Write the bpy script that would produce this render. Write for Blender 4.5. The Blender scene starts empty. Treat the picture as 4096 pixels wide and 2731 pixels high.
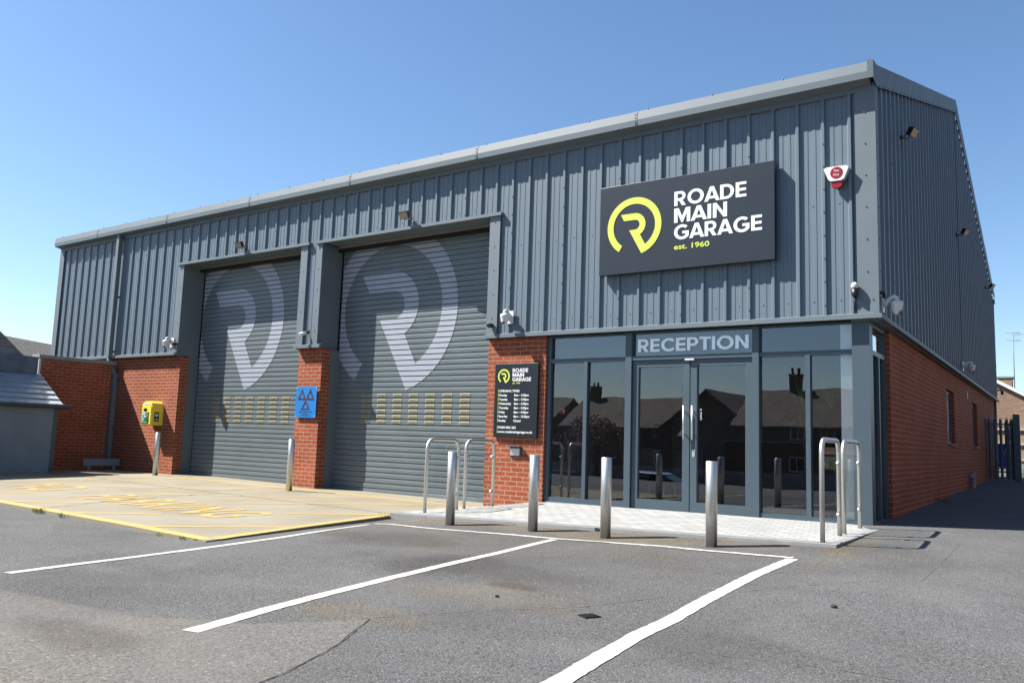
import bpy, bmesh, math, random
from mathutils import Vector, Matrix
random.seed(7)
D = bpy.data; SC = bpy.context.scene; COL = SC.collection
PI = math.pi; R = math.radians

# ---------------------------------------------------------------- camera, sky, sun, exposure
CAMP = Vector((2.0273, -10.9535, .9435)); YAW, PIT, ROL = R(-34.6653), R(6.8859), R(1.9162)
fw = Vector((math.sin(YAW)*math.cos(PIT), math.cos(YAW)*math.cos(PIT), math.sin(PIT)))
rt = Vector((math.cos(YAW), -math.sin(YAW), 0)); up = rt.cross(fw)
cr = rt*math.cos(ROL)+up*math.sin(ROL); cu = -rt*math.sin(ROL)+up*math.cos(ROL)
cam = D.cameras.new('camera'); co = D.objects.new('camera', cam); COL.objects.link(co); SC.camera = co
co.matrix_world = Matrix(((cr.x, cu.x, -fw.x, CAMP.x), (cr.y, cu.y, -fw.y, CAMP.y), (cr.z, cu.z, -fw.z, CAMP.z), (0, 0, 0, 1)))
cam.sensor_width = 36; cam.lens = 28.822; cam.clip_start = .05; cam.clip_end = 2000
SUN = Vector((-1.9, -1.0, 2.4)).normalized()
EL = math.asin(SUN.z); AZ = math.atan2(SUN.x, SUN.y)
w = D.worlds.new('World'); SC.world = w; w.use_nodes = True
nt = w.node_tree; bg = nt.nodes['Background']; sk = nt.nodes.new('ShaderNodeTexSky')
sk.sky_type = 'NISHITA'; sk.sun_disc = False; sk.sun_elevation = EL; sk.sun_rotation = AZ
sk.altitude = 0; sk.air_density = 1.0; sk.dust_density = .45; sk.ozone_density = 2.6
hs = nt.nodes.new('ShaderNodeHueSaturation'); hs.inputs['Saturation'].default_value = 1.10; nt.links.new(sk.outputs[0], hs.inputs['Color']); nt.links.new(hs.outputs[0], bg.inputs[0]); bg.inputs[1].default_value = .06
sl = D.lights.new('sun', 'SUN'); so = D.objects.new('sun', sl); COL.objects.link(so)
sl.energy = 5.0; sl.angle = R(.5); sl.color = (1, .95, .87)
so.rotation_euler = SUN.to_track_quat('Z', 'Y').to_euler(); so.location = (-30, -20, 40)
SC.view_settings.view_transform = 'Standard'; SC.view_settings.look = 'None'
SC.view_settings.exposure = 1.62; SC.view_settings.gamma = 1
SC.render.engine = 'CYCLES'
SC.cycles.max_bounces = 8; SC.cycles.transparent_max_bounces = 12

# ---------------------------------------------------------------- ground heights
def lerp(a, b, t): return a+(b-a)*t
def cl(t): return max(0., min(1., t))
def z_slab(x, y): return lerp(-.125, -.06, cl((-6-x)/8.5))
def z_pave(x, y):
    back = lerp(-.13, .015, cl((x+5.95)/1.0)) if x < -4.95 else lerp(.015, .05, cl((x+4.95)/4.95))
    return lerp(back, lerp(-.085, .05, cl((x+5.4)/5.4)), cl(-y/2.4))
def z_tar(x, y):
    f = lerp(-.125, .012, cl((x+5.2)/5.2))
    if y > -2.5: z = min(lerp(-.15, lerp(.028, .02, cl((y+2.5)/.6)), cl((x+5.2)/5.2))+(y+2.5)*.017*cl((x+5)/5), .30)
    else:
        z = lerp(f, -.135, cl((-2.5-y)/3.5))
        if y > -2.9: z = lerp(lerp(-.097, .028, cl((x+5.4)/5.4)), z, cl((-2.5-y)/.4))
    z = lerp(z_slab(x, y)-.035, z, cl((x+5.6)/.6))
    if y < -12.5: z -= 1.6*cl((-12.5-y)/7)
    return z

# ---------------------------------------------------------------- materials
KA = .46
def newmat(name):
    m = D.materials.new(name); m.use_nodes = True; n = m.node_tree
    return m, n, n.nodes['Principled BSDF']
def N(n, t, **kw):
    x = n.nodes.new(t)
    for k, v in kw.items():
        if k.startswith('i_'):
            key = k[2:]; x.inputs[int(key) if key.isdigit() else key].default_value = v
        else: setattr(x, k, v)
    return x
def ramp(n, src, stops):
    r = n.nodes.new('ShaderNodeValToRGB'); e = r.color_ramp.elements
    e[0].position, e[0].color = stops[0][0], (*stops[0][1], 1); e[1].position, e[1].color = stops[-1][0], (*stops[-1][1], 1)
    for p, c in stops[1:-1]:
        q = e.new(p); q.color = (*c, 1)
    n.links.new(src, r.inputs[0]); return r
def simple(name, col, rough=.5, metal=0, var=.12, scale=6., bump=0., bscale=200., spec=.5, coat=0):
    if not metal: col = [c*KA for c in col]
    m, n, b = newmat(name); L = n.links.new
    geo = N(n, 'ShaderNodeNewGeometry')
    if isinstance(scale, tuple):
        mp = N(n, 'ShaderNodeMapping'); mp.inputs['Scale'].default_value = (scale[0]*6, scale[1]*6, scale[2]); L(geo.outputs['Position'], mp.inputs[0])
        no = N(n, 'ShaderNodeTexNoise', i_Scale=1., i_Detail=6.); L(mp.outputs[0], no.inputs['Vector'])
    else:
        no = N(n, 'ShaderNodeTexNoise', i_Scale=scale, i_Detail=5.); L(geo.outputs['Position'], no.inputs['Vector'])
    r = ramp(n, no.outputs[0], [(.25, [c*(1-var) for c in col]), (.75, [min(1, c*(1+var)) for c in col])])
    L(r.outputs[0], b.inputs['Base Color'])
    b.inputs['Roughness'].default_value = rough; b.inputs['Metallic'].default_value = metal
    b.inputs['Specular IOR Level'].default_value = spec; b.inputs['Coat Weight'].default_value = coat
    if bump:
        n2 = N(n, 'ShaderNodeTexNoise', i_Scale=bscale, i_Detail=3.); L(geo.outputs['Position'], n2.inputs['Vector'])
        bp = N(n, 'ShaderNodeBump', i_Strength=bump, i_Distance=.01); L(n2.outputs[0], bp.inputs['Height']); L(bp.outputs[0], b.inputs['Normal'])
    return m
def brick(name, c1, c2, mort, bw=.225, bh=.075, mw=.010, rough=.85, dark=.25, bstr=.7):
    c1, c2, mort = [[q*KA for q in k] for k in (c1, c2, mort)]
    m, n, b = newmat(name); L = n.links.new
    g = N(n, 'ShaderNodeNewGeometry'); sp = N(n, 'ShaderNodeSeparateXYZ'); L(g.outputs['Position'], sp.inputs[0])
    sn = N(n, 'ShaderNodeSeparateXYZ'); L(g.outputs['True Normal'], sn.inputs[0])
    ab = N(n, 'ShaderNodeMath', operation='ABSOLUTE'); L(sn.outputs[0], ab.inputs[0])
    gt = N(n, 'ShaderNodeMath', operation='GREATER_THAN', i_1=.7); L(ab.outputs[0], gt.inputs[0])
    mx = N(n, 'ShaderNodeMix'); L(gt.outputs[0], mx.inputs[0]); L(sp.outputs[0], mx.inputs[2]); L(sp.outputs[1], mx.inputs[3])
    cb = N(n, 'ShaderNodeCombineXYZ'); L(mx.outputs[0], cb.inputs[0]); L(sp.outputs[2], cb.inputs[1])
    dn = N(n, 'ShaderNodeTexNoise', i_Scale=14., i_Detail=3.); L(g.outputs['Position'], dn.inputs['Vector'])
    dm = N(n, 'ShaderNodeVectorMath', operation='SCALE', i_Scale=.006); L(dn.outputs[1], dm.inputs[0])
    da = N(n, 'ShaderNodeVectorMath', operation='ADD'); L(cb.outputs[0], da.inputs[0]); L(dm.outputs[0], da.inputs[1])
    t = N(n, 'ShaderNodeTexBrick', offset=.5, i_Scale=1.); t.inputs['Brick Width'].default_value = bw; t.inputs['Row Height'].default_value = bh
    t.inputs['Mortar Size'].default_value = mw*.5; t.inputs['Mortar Smooth'].default_value = .15; t.inputs['Bias'].default_value = 0
    t.inputs['Color1'].default_value = (*c1, 1); t.inputs['Color2'].default_value = (*c2, 1); t.inputs['Mortar'].default_value = (*mort, 1)
    L(da.outputs[0], t.inputs['Vector'])
    no = N(n, 'ShaderNodeTexNoise', i_Scale=35., i_Detail=6.); L(g.outputs['Position'], no.inputs['Vector'])
    r = ramp(n, no.outputs[0], [(.3, (1-dark,)*3), (.7, (1.12,)*3)])
    n3 = N(n, 'ShaderNodeTexNoise', i_Scale=1.3, i_Detail=4.); L(g.outputs['Position'], n3.inputs['Vector'])
    r3 = ramp(n, n3.outputs[0], [(.3, (.86,)*3), (.7, (1.1,)*3)])
    mu = N(n, 'ShaderNodeMix', data_type='RGBA', blend_type='MULTIPLY', i_0=1.); L(t.outputs[0], mu.inputs[6]); L(r.outputs[0], mu.inputs[7])
    m2 = N(n, 'ShaderNodeMix', data_type='RGBA', blend_type='MULTIPLY', i_0=1.); L(mu.outputs[2], m2.inputs[6]); L(r3.outputs[0], m2.inputs[7])
    L(m2.outputs[2], b.inputs['Base Color']); b.inputs['Roughness'].default_value = rough; b.inputs['Specular IOR Level'].default_value = .08
    iv = N(n, 'ShaderNodeMath', operation='SUBTRACT', i_0=1.); L(t.outputs[1], iv.inputs[1])
    ad = N(n, 'ShaderNodeMath', operation='MULTIPLY_ADD', i_1=.35); L(no.outputs[0], ad.inputs[0]); L(iv.outputs[0], ad.inputs[2])
    bp = N(n, 'ShaderNodeBump', i_Strength=bstr, i_Distance=.006); L(ad.outputs[0], bp.inputs['Height']); L(bp.outputs[0], b.inputs['Normal'])
    return m
def asphalt(name, lo, hi, rough_amt=1., tint=(1, 1, 1)):
    lo *= KA; hi *= KA
    m, n, b = newmat(name); L = n.links.new
    g = N(n, 'ShaderNodeNewGeometry'); P = g.outputs['Position']
    big = N(n, 'ShaderNodeTexNoise', i_Scale=.45, i_Detail=6., i_Roughness=.6); L(P, big.inputs['Vector'])
    rb = ramp(n, big.outputs[0], [(.3, [lo*t for t in tint]), (.55, [(lo*.35+hi*.65)*t for t in tint]), (.75, [hi*t for t in tint])])
    v = N(n, 'ShaderNodeTexVoronoi', i_Scale=95.); L(P, v.inputs['Vector'])
    sv = N(n, 'ShaderNodeSeparateColor'); L(v.outputs['Color'], sv.inputs[0])
    rs = ramp(n, sv.outputs[0], [(.0, (.62,)*3), (.35, (.90,)*3), (.85, (1.08,)*3), (.97, (1.22,)*3), (1., (1.9, 1.85, 1.7))])
    mu = N(n, 'ShaderNodeMix', data_type='RGBA', blend_type='MULTIPLY', i_0=1.); L(rb.outputs[0], mu.inputs[6]); L(rs.outputs[0], mu.inputs[7])
    # worn patches where the stones stand proud, oily and brown stains
    wp = N(n, 'ShaderNodeTexNoise', i_Scale=.9, i_Detail=5., i_Distortion=.6); L(P, wp.inputs['Vector'])
    rw = ramp(n, wp.outputs[0], [(.38, (.18,)*3), (.58, (1.,)*3)])
    st = N(n, 'ShaderNodeTexNoise', noise_dimensions='4D', i_Scale=.7, i_Detail=7., i_W=3.); L(P, st.inputs['Vector'])
    rst = ramp(n, st.outputs[0], [(.32, (.78, .76, .74)), (.5, (1, 1, 1)), (.68, (1.04, 1.0, .94))])
    m2 = N(n, 'ShaderNodeMix', data_type='RGBA', blend_type='MULTIPLY', i_0=1.); L(mu.outputs[2], m2.inputs[6]); L(rst.outputs[0], m2.inputs[7])
    # crevice shade between stones, painted into the colour
    fine = N(n, 'ShaderNodeTexNoise', i_Scale=48., i_Detail=8., i_Roughness=.72); L(P, fine.inputs['Vector'])
    rc = ramp(n, fine.outputs[0], [(.36, (.30,)*3), (.48, (1.,)*3)])
    m3 = N(n, 'ShaderNodeMix', data_type='RGBA', blend_type='MULTIPLY'); L(rw.outputs[0], m3.inputs[0]); L(m2.outputs[2], m3.inputs[6]); L(rc.outputs[0], m3.inputs[7])
    src = m3.outputs[2]
    wn = N(n, 'ShaderNodeTexNoise', i_Scale=2.2, i_Detail=7., i_Roughness=.65); L(P, wn.inputs['Vector'])
    for (bx_, by_, sx_, sy_, colr) in ((-2.3, -5.3, 1.3, .55, (.68, .66, .64)), (-4.0, -4.35, 1.0, .5, (.72, .71, .70)), (-1.45, -6.15, .9, .45, (1.10, 1.02, .90)), (-1.5, -5.75, .30, .12, (.72, .62, .55)),
                                       (-2.8, -2.72, 3.2, .26, (1.25, 1.08, .84)), (-2.1, -3.0, .7, .22, (1.3, 1.12, .84)), (-5.0, -2.9, .5, .35, (1.25, 1.14, 1.0)), (-2.35, -8.55, .5, .22, (.70, .68, .65)),
                                       (-1.6, -7.2, .5, .25, (1.14, 1.03, .86)), (.15, -2.2, .2, 1.2, (1.2, 1.08, .9)), (1.6, -4.5, 1.5, 1.2, (1.08, 1.08, 1.09)), (.5, -8.2, 1.0, .5, (.84, .84, .84)), (-3.0, -4.0, 3., .8, (.93, .88, .83))):
        mp_ = N(n, 'ShaderNodeMapping', vector_type='TEXTURE'); mp_.inputs['Location'].default_value = (bx_, by_, 0); mp_.inputs['Scale'].default_value = (sx_, sy_, 50); L(P, mp_.inputs[0])
        ln_ = N(n, 'ShaderNodeVectorMath', operation='LENGTH'); L(mp_.outputs[0], ln_.inputs[0])
        ad_ = N(n, 'ShaderNodeMath', operation='MULTIPLY_ADD', i_1=1.5, i_2=-.75); L(wn.outputs[0], ad_.inputs[0])
        a2_ = N(n, 'ShaderNodeMath', operation='ADD'); L(ad_.outputs[0], a2_.inputs[0]); L(ln_.outputs['Value'], a2_.inputs[1])
        mr_ = N(n, 'ShaderNodeMapRange', i_1=.55, i_2=1.15, i_3=1., i_4=0.); L(a2_.outputs[0], mr_.inputs[0])
        mm_ = N(n, 'ShaderNodeMix', data_type='RGBA', blend_type='MULTIPLY', i_7=(*colr, 1)); L(mr_.outputs[0], mm_.inputs[0]); L(src, mm_.inputs[6]); src = mm_.outputs[2]
    L(src, b.inputs['Base Color']); b.inputs['Roughness'].default_value = .88; b.inputs['Specular IOR Level'].default_value = .3
    hm = N(n, 'ShaderNodeMath', operation='MULTIPLY'); L(fine.outputs[0], hm.inputs[0]); L(rw.outputs[0], hm.inputs[1])
    ha = N(n, 'ShaderNodeMath', operation='MULTIPLY_ADD', i_1=-.35); L(v.outputs['Distance'], ha.inputs[0]); L(hm.outputs[0], ha.inputs[2])
    bp = N(n, 'ShaderNodeBump', i_Strength=.8*rough_amt, i_Distance=.016); L(ha.outputs[0], bp.inputs['Height']); L(bp.outputs[0], b.inputs['Normal'])
    return m
def paint_worn(name, col, under, amt=.45, scale=30.):
    col = [c*.40 for c in col]; under = [c*.32 for c in under]
    m, n, b = newmat(name); L = n.links.new
    g = N(n, 'ShaderNodeNewGeometry'); P = g.outputs['Position']
    a = N(n, 'ShaderNodeTexNoise', i_Scale=scale, i_Detail=8., i_Roughness=.7); L(P, a.inputs['Vector'])
    c = N(n, 'ShaderNodeTexNoise', i_Scale=1.7, i_Detail=4.); L(P, c.inputs['Vector'])
    s = N(n, 'ShaderNodeMath', operation='MULTIPLY_ADD', i_1=.55); L(c.outputs[0], s.inputs[0]); L(a.outputs[0], s.inputs[2])
    r = ramp(n, s.outputs[0], [(amt+.12, under), (amt+.24, col), (1., [min(1, k*1.05) for k in col])])
    L(r.outputs[0], b.inputs['Base Color']); b.inputs['Roughness'].default_value = .7
    bp = N(n, 'ShaderNodeBump', i_Strength=.4, i_Distance=.006); L(a.outputs[0], bp.inputs['Height']); L(bp.outputs[0], b.inputs['Normal'])
    return m
def glassmat(name, refl=.28, tint=(.5, .54, .55), wob=.0, hi=.95):
    m = D.materials.new(name); m.use_nodes = True; n = m.node_tree; n.nodes.clear(); L = n.links.new
    o = N(n, 'ShaderNodeOutputMaterial'); mx = N(n, 'ShaderNodeMixShader')
    t = N(n, 'ShaderNodeBsdfTransparent'); t.inputs[0].default_value = (*tint, 1)
    gl = N(n, 'ShaderNodeBsdfGlossy'); gl.inputs['Roughness'].default_value = 0.0; gl.inputs[0].default_value = (.86, .92, 1, 1)
    lw = N(n, 'ShaderNodeLayerWeight', i_Blend=.25)
    mp = N(n, 'ShaderNodeMapRange', i_3=refl, i_4=hi); L(lw.outputs['Fresnel'], mp.inputs[0])
    L(mp.outputs[0], mx.inputs[0]); L(t.outputs[0], mx.inputs[1]); L(gl.outputs[0], mx.inputs[2]); L(mx.outputs[0], o.inputs[0])
    if wob:
        g = N(n, 'ShaderNodeNewGeometry'); no = N(n, 'ShaderNodeTexNoise', i_Scale=1.6, i_Detail=1.); L(g.outputs['Position'], no.inputs['Vector'])
        bp = N(n, 'ShaderNodeBump', i_Strength=wob, i_Distance=.01); L(no.outputs[0], bp.inputs['Height']); L(bp.outputs[0], gl.inputs['Normal'])
    return m
def foliage(name, a, b_):
    m, n, b = newmat(name); L = n.links.new
    g = N(n, 'ShaderNodeNewGeometry'); no = N(n, 'ShaderNodeTexNoise', i_Scale=9., i_Detail=3.); L(g.outputs['Position'], no.inputs['Vector'])
    L(ramp(n, no.outputs[0], [(.35, a), (.65, b_)]).outputs[0], b.inputs['Base Color']); b.inputs['Roughness'].default_value = .6
    return m
CLAD = (.212, .28, .345)
M = {}
M['clad'] = simple('coated_steel_cladding', CLAD, .42, 0, .07, (1.3, 1.3, .35), spec=.4)
M['cladside'] = M['clad']
M['trim'] = simple('coated_steel_trim', (.235, .29, .335), .55, 0, .06, 2., spec=.25)
M['reveal'] = simple('coated_steel_reveal', (.235, .29, .335), .45, 0, .05, 2.)
M['shutter'] = simple('shutter_slat_coating', (.25, .305, .33), .42, 0, .09, 3.)
M['frame'] = simple('window_frame_powder_coat', (.095, .145, .185), .42, 0, .05, 3.)
M['vinyl'] = simple('silver_vinyl', (.58, .64, .75), .45, 0, .05, 4., bump=.12, bscale=30.)
M['brick'] = brick('red_facing_brick', (.50, .125, .070), (.62, .168, .098), (.70, .52, .34), mw=.012)
M['tanbrick'] = brick('tan_house_brick', (.42, .26, .17), (.56, .38, .26), (.5, .42, .33), mw=.014)
M['oppbrick'] = brick('brown_house_brick', (.26, .16, .12), (.34, .22, .16), (.34, .30, .25))
M['tar'] = asphalt('worn_tarmac', .162, .20, 1., (.985, 1, 1.03))
M['tarpatch'] = asphalt('smooth_tarmac_patch', .185, .21, .3, (1.03, 1, .96))
M['dark'] = simple('black_void', (.012, .012, .014), .8)
M['crack'] = simple('dark_joint', (.045, .042, .04), .95)
M['softcrack'] = simple('fine_joint', (.17, .165, .155), .95)
M['white'] = simple('white_gloss_plastic', (1.15, 1.16, 1.18), .3, 0, .03, 8.)
M['whitetext'] = simple('white_letter', (1.3, 1.34, 1.38), .4, 0, .02)
M['lavtext'] = simple('frosted_white_letter', (1.85, 1.95, 2.05), .15, 0, .01, coat=1.)
M['sign'] = simple('dark_sign_panel', (.028, .036, .052), .33, 0, .05, 2.)
M['board'] = simple('black_board_panel', (.018, .024, .032), .3, 0, .05, 2.)
M['lime'] = simple('lime_print', (1.0, 1.15, .14), .45, 0, .03)
M['blue'] = simple('blue_plate', (.035, .33, .95), .35, 0, .03)
M['steel'] = simple('brushed_stainless_steel', (.56, .56, .545), .46, 1, .05, 40., bump=.03, bscale=300.)
M['yellowpaint'] = paint_worn('yellow_floor_paint', (.90, .585, .17), (.60, .53, .38), .37, 45.)
M['whitepaint'] = paint_worn('white_line_paint', (.86, .84, .76), (.50, .49, .46), .33, 60.)
M['yellowbox'] = simple('yellow_cabinet', (1.35, 1.18, .12), .35, 0, .04)
M['green'] = simple('green_label', (.01, .33, .16), .4, 0, .03)
M['darkgreen'] = simple('dark_green_label', (.01, .07, .045), .4, 0, .03)
M['red'] = simple('red_plastic', (.5, .012, .02), .3, 0, .03)
M['brass'] = simple('vent_frame', (.78, .70, .42), .45, 0, .05)
M['ventpane'] = simple('vent_pane', (.24, .22, .13), .35, 0, .15, 40.)
M['black'] = simple('black_plastic', (.02, .02, .022), .4, 0, .1)
M['grey'] = simple('grey_paint', (.25, .26, .28), .5, 0, .1)
M['lamp'] = simple('floodlight_glass', (.75, .6, .42), .12, 0, .3, 30.)
M['concrete'] = None
M['render'] = simple('painted_render', (.36, .42, .48), .9, 0, .10, 2.5, bump=.5, bscale=60.)
M['coping'] = simple('stone_coping', (.42, .42, .42), .8, 0, .15, 6.)
M['lead'] = simple('lead_flashing', (.085, .115, .16), .42, .3, .25, 5.)
M['slate'] = simple('blue_grey_slate', (.56, .65, .74), .3, 0, .15, 1.6, bump=.2, bscale=40.)
M['oldslate'] = simple('weathered_slate', (.40, .37, .36), .8, 0, .35, 3.5, bump=.4, bscale=50.)
M['tile'] = brick('clay_roof_tile', (.34, .28, .25), (.46, .38, .34), (.12, .10, .09), bw=.3, bh=.16, mw=.03)
M['darktile'] = simple('weathered_concrete_tile', (.17, .155, .14), .9, 0, .55, 5., bump=.8, bscale=12.)
M['wood'] = simple('pale_fence_wood', (.50, .36, .24), .85, 0, .2, 8.)
M['woodrail'] = simple('sunlit_fence_rail', (.72, .62, .48), .85, 0, .1, 8.)  # rails paler than the boards: sunlight on them put into the wood colour
M['galv'] = simple('dark_green_steel', (.055, .085, .10), .5, .2, .1)
M['binblue'] = simple('blue_bin_plastic', (.02, .07, .80), .4, 0, .05)
M['inwall'] = simple('interior_plaster', (.45, .45, .44), .9)
M['column'] = simple('white_column', (2.0, 1.95, 1.9), .8, 0, .02)
M['carpet'] = simple('dark_carpet', (.022, .022, .026), .95)
M['glass'] = glassmat('tinted_glass', .115, (.82, .85, .85), .10)
M['clear'] = glassmat('clear_glass', .015, (.975, .985, .98), hi=.12)
M['leaf'] = foliage('palm_leaf', (.05, .10, .02), (.10, .17, .04))
M['weed'] = foliage('weed_leaf', (.05, .085, .02), (.10, .13, .035))
M['blossom'] = foliage('blossom_twigs', (.16, .08, .07), (.3, .17, .14))
M['bark'] = simple('bark', (.12, .08, .05), .9, 0, .3, 20.)
M['tyre'] = simple('rubber_tyre', (.02, .02, .02), .8)
M['carglass'] = simple('car_glass', (.02, .025, .03), .08)
M['silver'] = simple('silver_car_paint', (.62, .68, .76), .25, .4, .03, coat=.6)
M['carwhite'] = simple('white_car_paint', (.7, .7, .7), .25, 0, .03, coat=.6)
M['carred'] = simple('red_car_paint', (.4, .02, .02), .25, 0, .03, coat=.6)
M['carnavy'] = simple('dark_blue_car_paint', (.03, .05, .1), .25, .2, .03, coat=.6)
M['grass'] = foliage('verge_grass', (.09, .15, .03), (.17, .24, .05))

def concrete():
    m, n, b = newmat('brushed_concrete_slab'); L = n.links.new
    g = N(n, 'ShaderNodeNewGeometry'); P = g.outputs['Position']
    a = N(n, 'ShaderNodeTexNoise', i_Scale=.8, i_Detail=7.); L(P, a.inputs['Vector'])
    r = ramp(n, a.outputs[0], [(.3, (.146, .126, .088)), (.5, (.178, .158, .115)), (.7, (.196, .179, .138))])
    f = N(n, 'ShaderNodeTexNoise', i_Scale=60., i_Detail=5.); L(P, f.inputs['Vector'])
    rf = ramp(n, f.outputs[0], [(.3, (.86,)*3), (.7, (1.08,)*3)])
    mu = N(n, 'ShaderNodeMix', data_type='RGBA', blend_type='MULTIPLY', i_0=1.); L(r.outputs[0], mu.inputs[6]); L(rf.outputs[0], mu.inputs[7])
    v = N(n, 'ShaderNodeTexVoronoi', i_Scale=2.6); L(P, v.inputs['Vector'])
    rv = ramp(n, v.outputs['Distance'], [(.0, (.55, .5, .45)), (.028, (.75, .72, .68)), (.05, (1, 1, 1))])
    m2 = N(n, 'ShaderNodeMix', data_type='RGBA', blend_type='MULTIPLY', i_0=1.); L(mu.outputs[2], m2.inputs[6]); L(rv.outputs[0], m2.inputs[7])
    L(m2.outputs[2], b.inputs['Base Color']); b.inputs['Roughness'].default_value = .85
    bp = N(n, 'ShaderNodeBump', i_Strength=.3, i_Distance=.008); L(f.outputs[0], bp.inputs['Height']); L(bp.outputs[0], b.inputs['Normal'])
    return m
M['concrete'] = concrete()
def pavers(name, c1, c2, mort, bw, bh, mw=.006):
    c1, c2, mort = [[q*KA for q in k] for k in (c1, c2, mort)]
    m, n, b = newmat(name); L = n.links.new
    g = N(n, 'ShaderNodeNewGeometry'); mp = N(n, 'ShaderNodeMapping'); mp.inputs['Rotation'].default_value = (0, 0, 0); L(g.outputs['Position'], mp.inputs[0])
    t = N(n, 'ShaderNodeTexBrick', offset=.5, i_Scale=1.); t.inputs['Brick Width'].default_value = bw; t.inputs['Row Height'].default_value = bh
    t.inputs['Mortar Size'].default_value = mw*.5; t.inputs['Mortar Smooth'].default_value = .2; t.inputs['Bias'].default_value = 0
    t.inputs['Color1'].default_value = (*c1, 1); t.inputs['Color2'].default_value = (*c2, 1); t.inputs['Mortar'].default_value = (*mort, 1)
    L(mp.outputs[0], t.inputs['Vector'])
    no = N(n, 'ShaderNodeTexNoise', i_Scale=130., i_Detail=4.); L(g.outputs['Position'], no.inputs['Vector'])
    r = ramp(n, no.outputs[0], [(.3, (.74,)*3), (.65, (1.1,)*3)])
    mu = N(n, 'ShaderNodeMix', data_type='RGBA', blend_type='MULTIPLY', i_0=1.); L(t.outputs[0], mu.inputs[6]); L(r.outputs[0], mu.inputs[7])
    L(mu.outputs[2], b.inputs['Base Color']); b.inputs['Roughness'].default_value = .85
    iv = N(n, 'ShaderNodeMath', operation='SUBTRACT', i_0=1.); L(t.outputs[1], iv.inputs[1])
    bp = N(n, 'ShaderNodeBump', i_Strength=.5, i_Distance=.006); L(iv.outputs[0], bp.inputs['Height']); L(bp.outputs[0], b.inputs['Normal'])
    return m
M['pave'] = pavers('light_granite_block', (.46, .475, .47), (.60, .605, .60), (.14, .14, .13), .20, .14, .010)
M['pavedark'] = pavers('dark_border_block', (.22, .235, .25), (.27, .285, .30), (.10, .10, .10), .2, .3)

# ---------------------------------------------------------------- mesh helpers
class MB:
    def __init__(s): s.b = bmesh.new()
    def box(s, x0, x1, y0, y1, z0, z1, bev=0):
        b = s.b; x0, x1 = min(x0, x1), max(x0, x1); y0, y1 = min(y0, y1), max(y0, y1); z0, z1 = min(z0, z1), max(z0, z1)
        v = [b.verts.new(p) for p in ((x0, y0, z0), (x1, y0, z0), (x1, y1, z0), (x0, y1, z0), (x0, y0, z1), (x1, y0, z1), (x1, y1, z1), (x0, y1, z1))]
        fs = [b.faces.new([v[i] for i in q]) for q in ((0, 3, 2, 1), (4, 5, 6, 7), (0, 1, 5, 4), (1, 2, 6, 5), (2, 3, 7, 6), (3, 0, 4, 7))]
        if bev:
            es = {e for f in fs for e in f.edges}
            bmesh.ops.bevel(b, geom=list(es), offset=bev, segments=2, affect='EDGES', profile=.5)
        return s
    def quad(s, *p):
        s.b.faces.new([s.b.verts.new(q) for q in p]); return s
    def prism(s, pts, fn, a, b_):           # closed 2D outline pts -> fn(u, v, t) between t=a and t=b_
        A = [s.b.verts.new(fn(u, v, a)) for u, v in pts]; B = [s.b.verts.new(fn(u, v, b_)) for u, v in pts]
        n = len(pts)
        for i in range(n):
            j = (i+1) % n; s.b.faces.new((A[i], A[j], B[j], B[i]))
        s.b.faces.new(A[::-1]); s.b.faces.new(B); return s
    def tube(s, path, r, seg=14, caps=True):
        rings = []; path = [Vector(p) for p in path]
        rr = r if isinstance(r, (list, tuple)) else [r]*len(path)
        prev = None
        for i, p in enumerate(path):
            d = (path[min(i+1, len(path)-1)]-path[max(i-1, 0)]).normalized()
            if prev is None:
                u = d.orthogonal().normalized()
            else:
                u = (prev-d*prev.dot(d)).normalized()
            prev = u; v = d.cross(u)
            rings.append([s.b.verts.new(p+(u*math.cos(2*PI*k/seg)+v*math.sin(2*PI*k/seg))*rr[i]) for k in range(seg)])
        for A, B in zip(rings, rings[1:]):
            for k in range(seg):
                f = s.b.faces.new((A[k], A[(k+1) % seg], B[(k+1) % seg], B[k])); f.smooth = True
        if caps: s.b.faces.new(rings[0][::-1]); s.b.faces.new(rings[-1])
        return s
    def lathe(s, prof, o=(0, 0, 0), axis=Vector((0, 0, 1)), seg=24):   # prof: (radius, height)
        axis = Vector(axis).normalized(); u = axis.orthogonal().normalized(); v = axis.cross(u); o = Vector(o); rings = []
        for r, h in prof:
            rings.append([s.b.verts.new(o+axis*h+(u*math.cos(2*PI*k/seg)+v*math.sin(2*PI*k/seg))*max(r, 1e-4)) for k in range(seg)])
        for A, B in zip(rings, rings[1:]):
            for k in range(seg):
                f = s.b.faces.new((A[k], A[(k+1) % seg], B[(k+1) % seg], B[k])); f.smooth = True
        s.b.faces.new(rings[0][::-1]); s.b.faces.new(rings[-1]); return s
    def add(s, me, fn):                      # copy a mesh with its points moved by fn
        vs = [s.b.verts.new(fn(v.co)) for v in me.vertices]
        for p in me.polygons:
            try: s.b.faces.new([vs[i] for i in p.vertices])
            except ValueError: pass
        return s
    def build(s, name, mat, parent=None, recalc=True, sharp=False):
        if recalc: bmesh.ops.recalc_face_normals(s.b, faces=s.b.faces)
        me = D.meshes.new(name); s.b.to_mesh(me); s.b.free(); me.materials.append(mat)
        o = D.objects.new(name, me); COL.objects.link(o)
        if parent is not None:
            o.parent = parent
            loc = wloc(parent)
            for v in me.vertices: v.co -= loc
        return o
def wloc(o):
    l = Vector((0, 0, 0))
    while o is not None: l += o.location; o = o.parent
    return l
def tag(o, label=None, cat=None, group=None, kind=None):
    if label: o['label'] = label
    if cat: o['category'] = cat
    if group: o['group'] = group
    if kind: o['kind'] = kind
    return o
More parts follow.
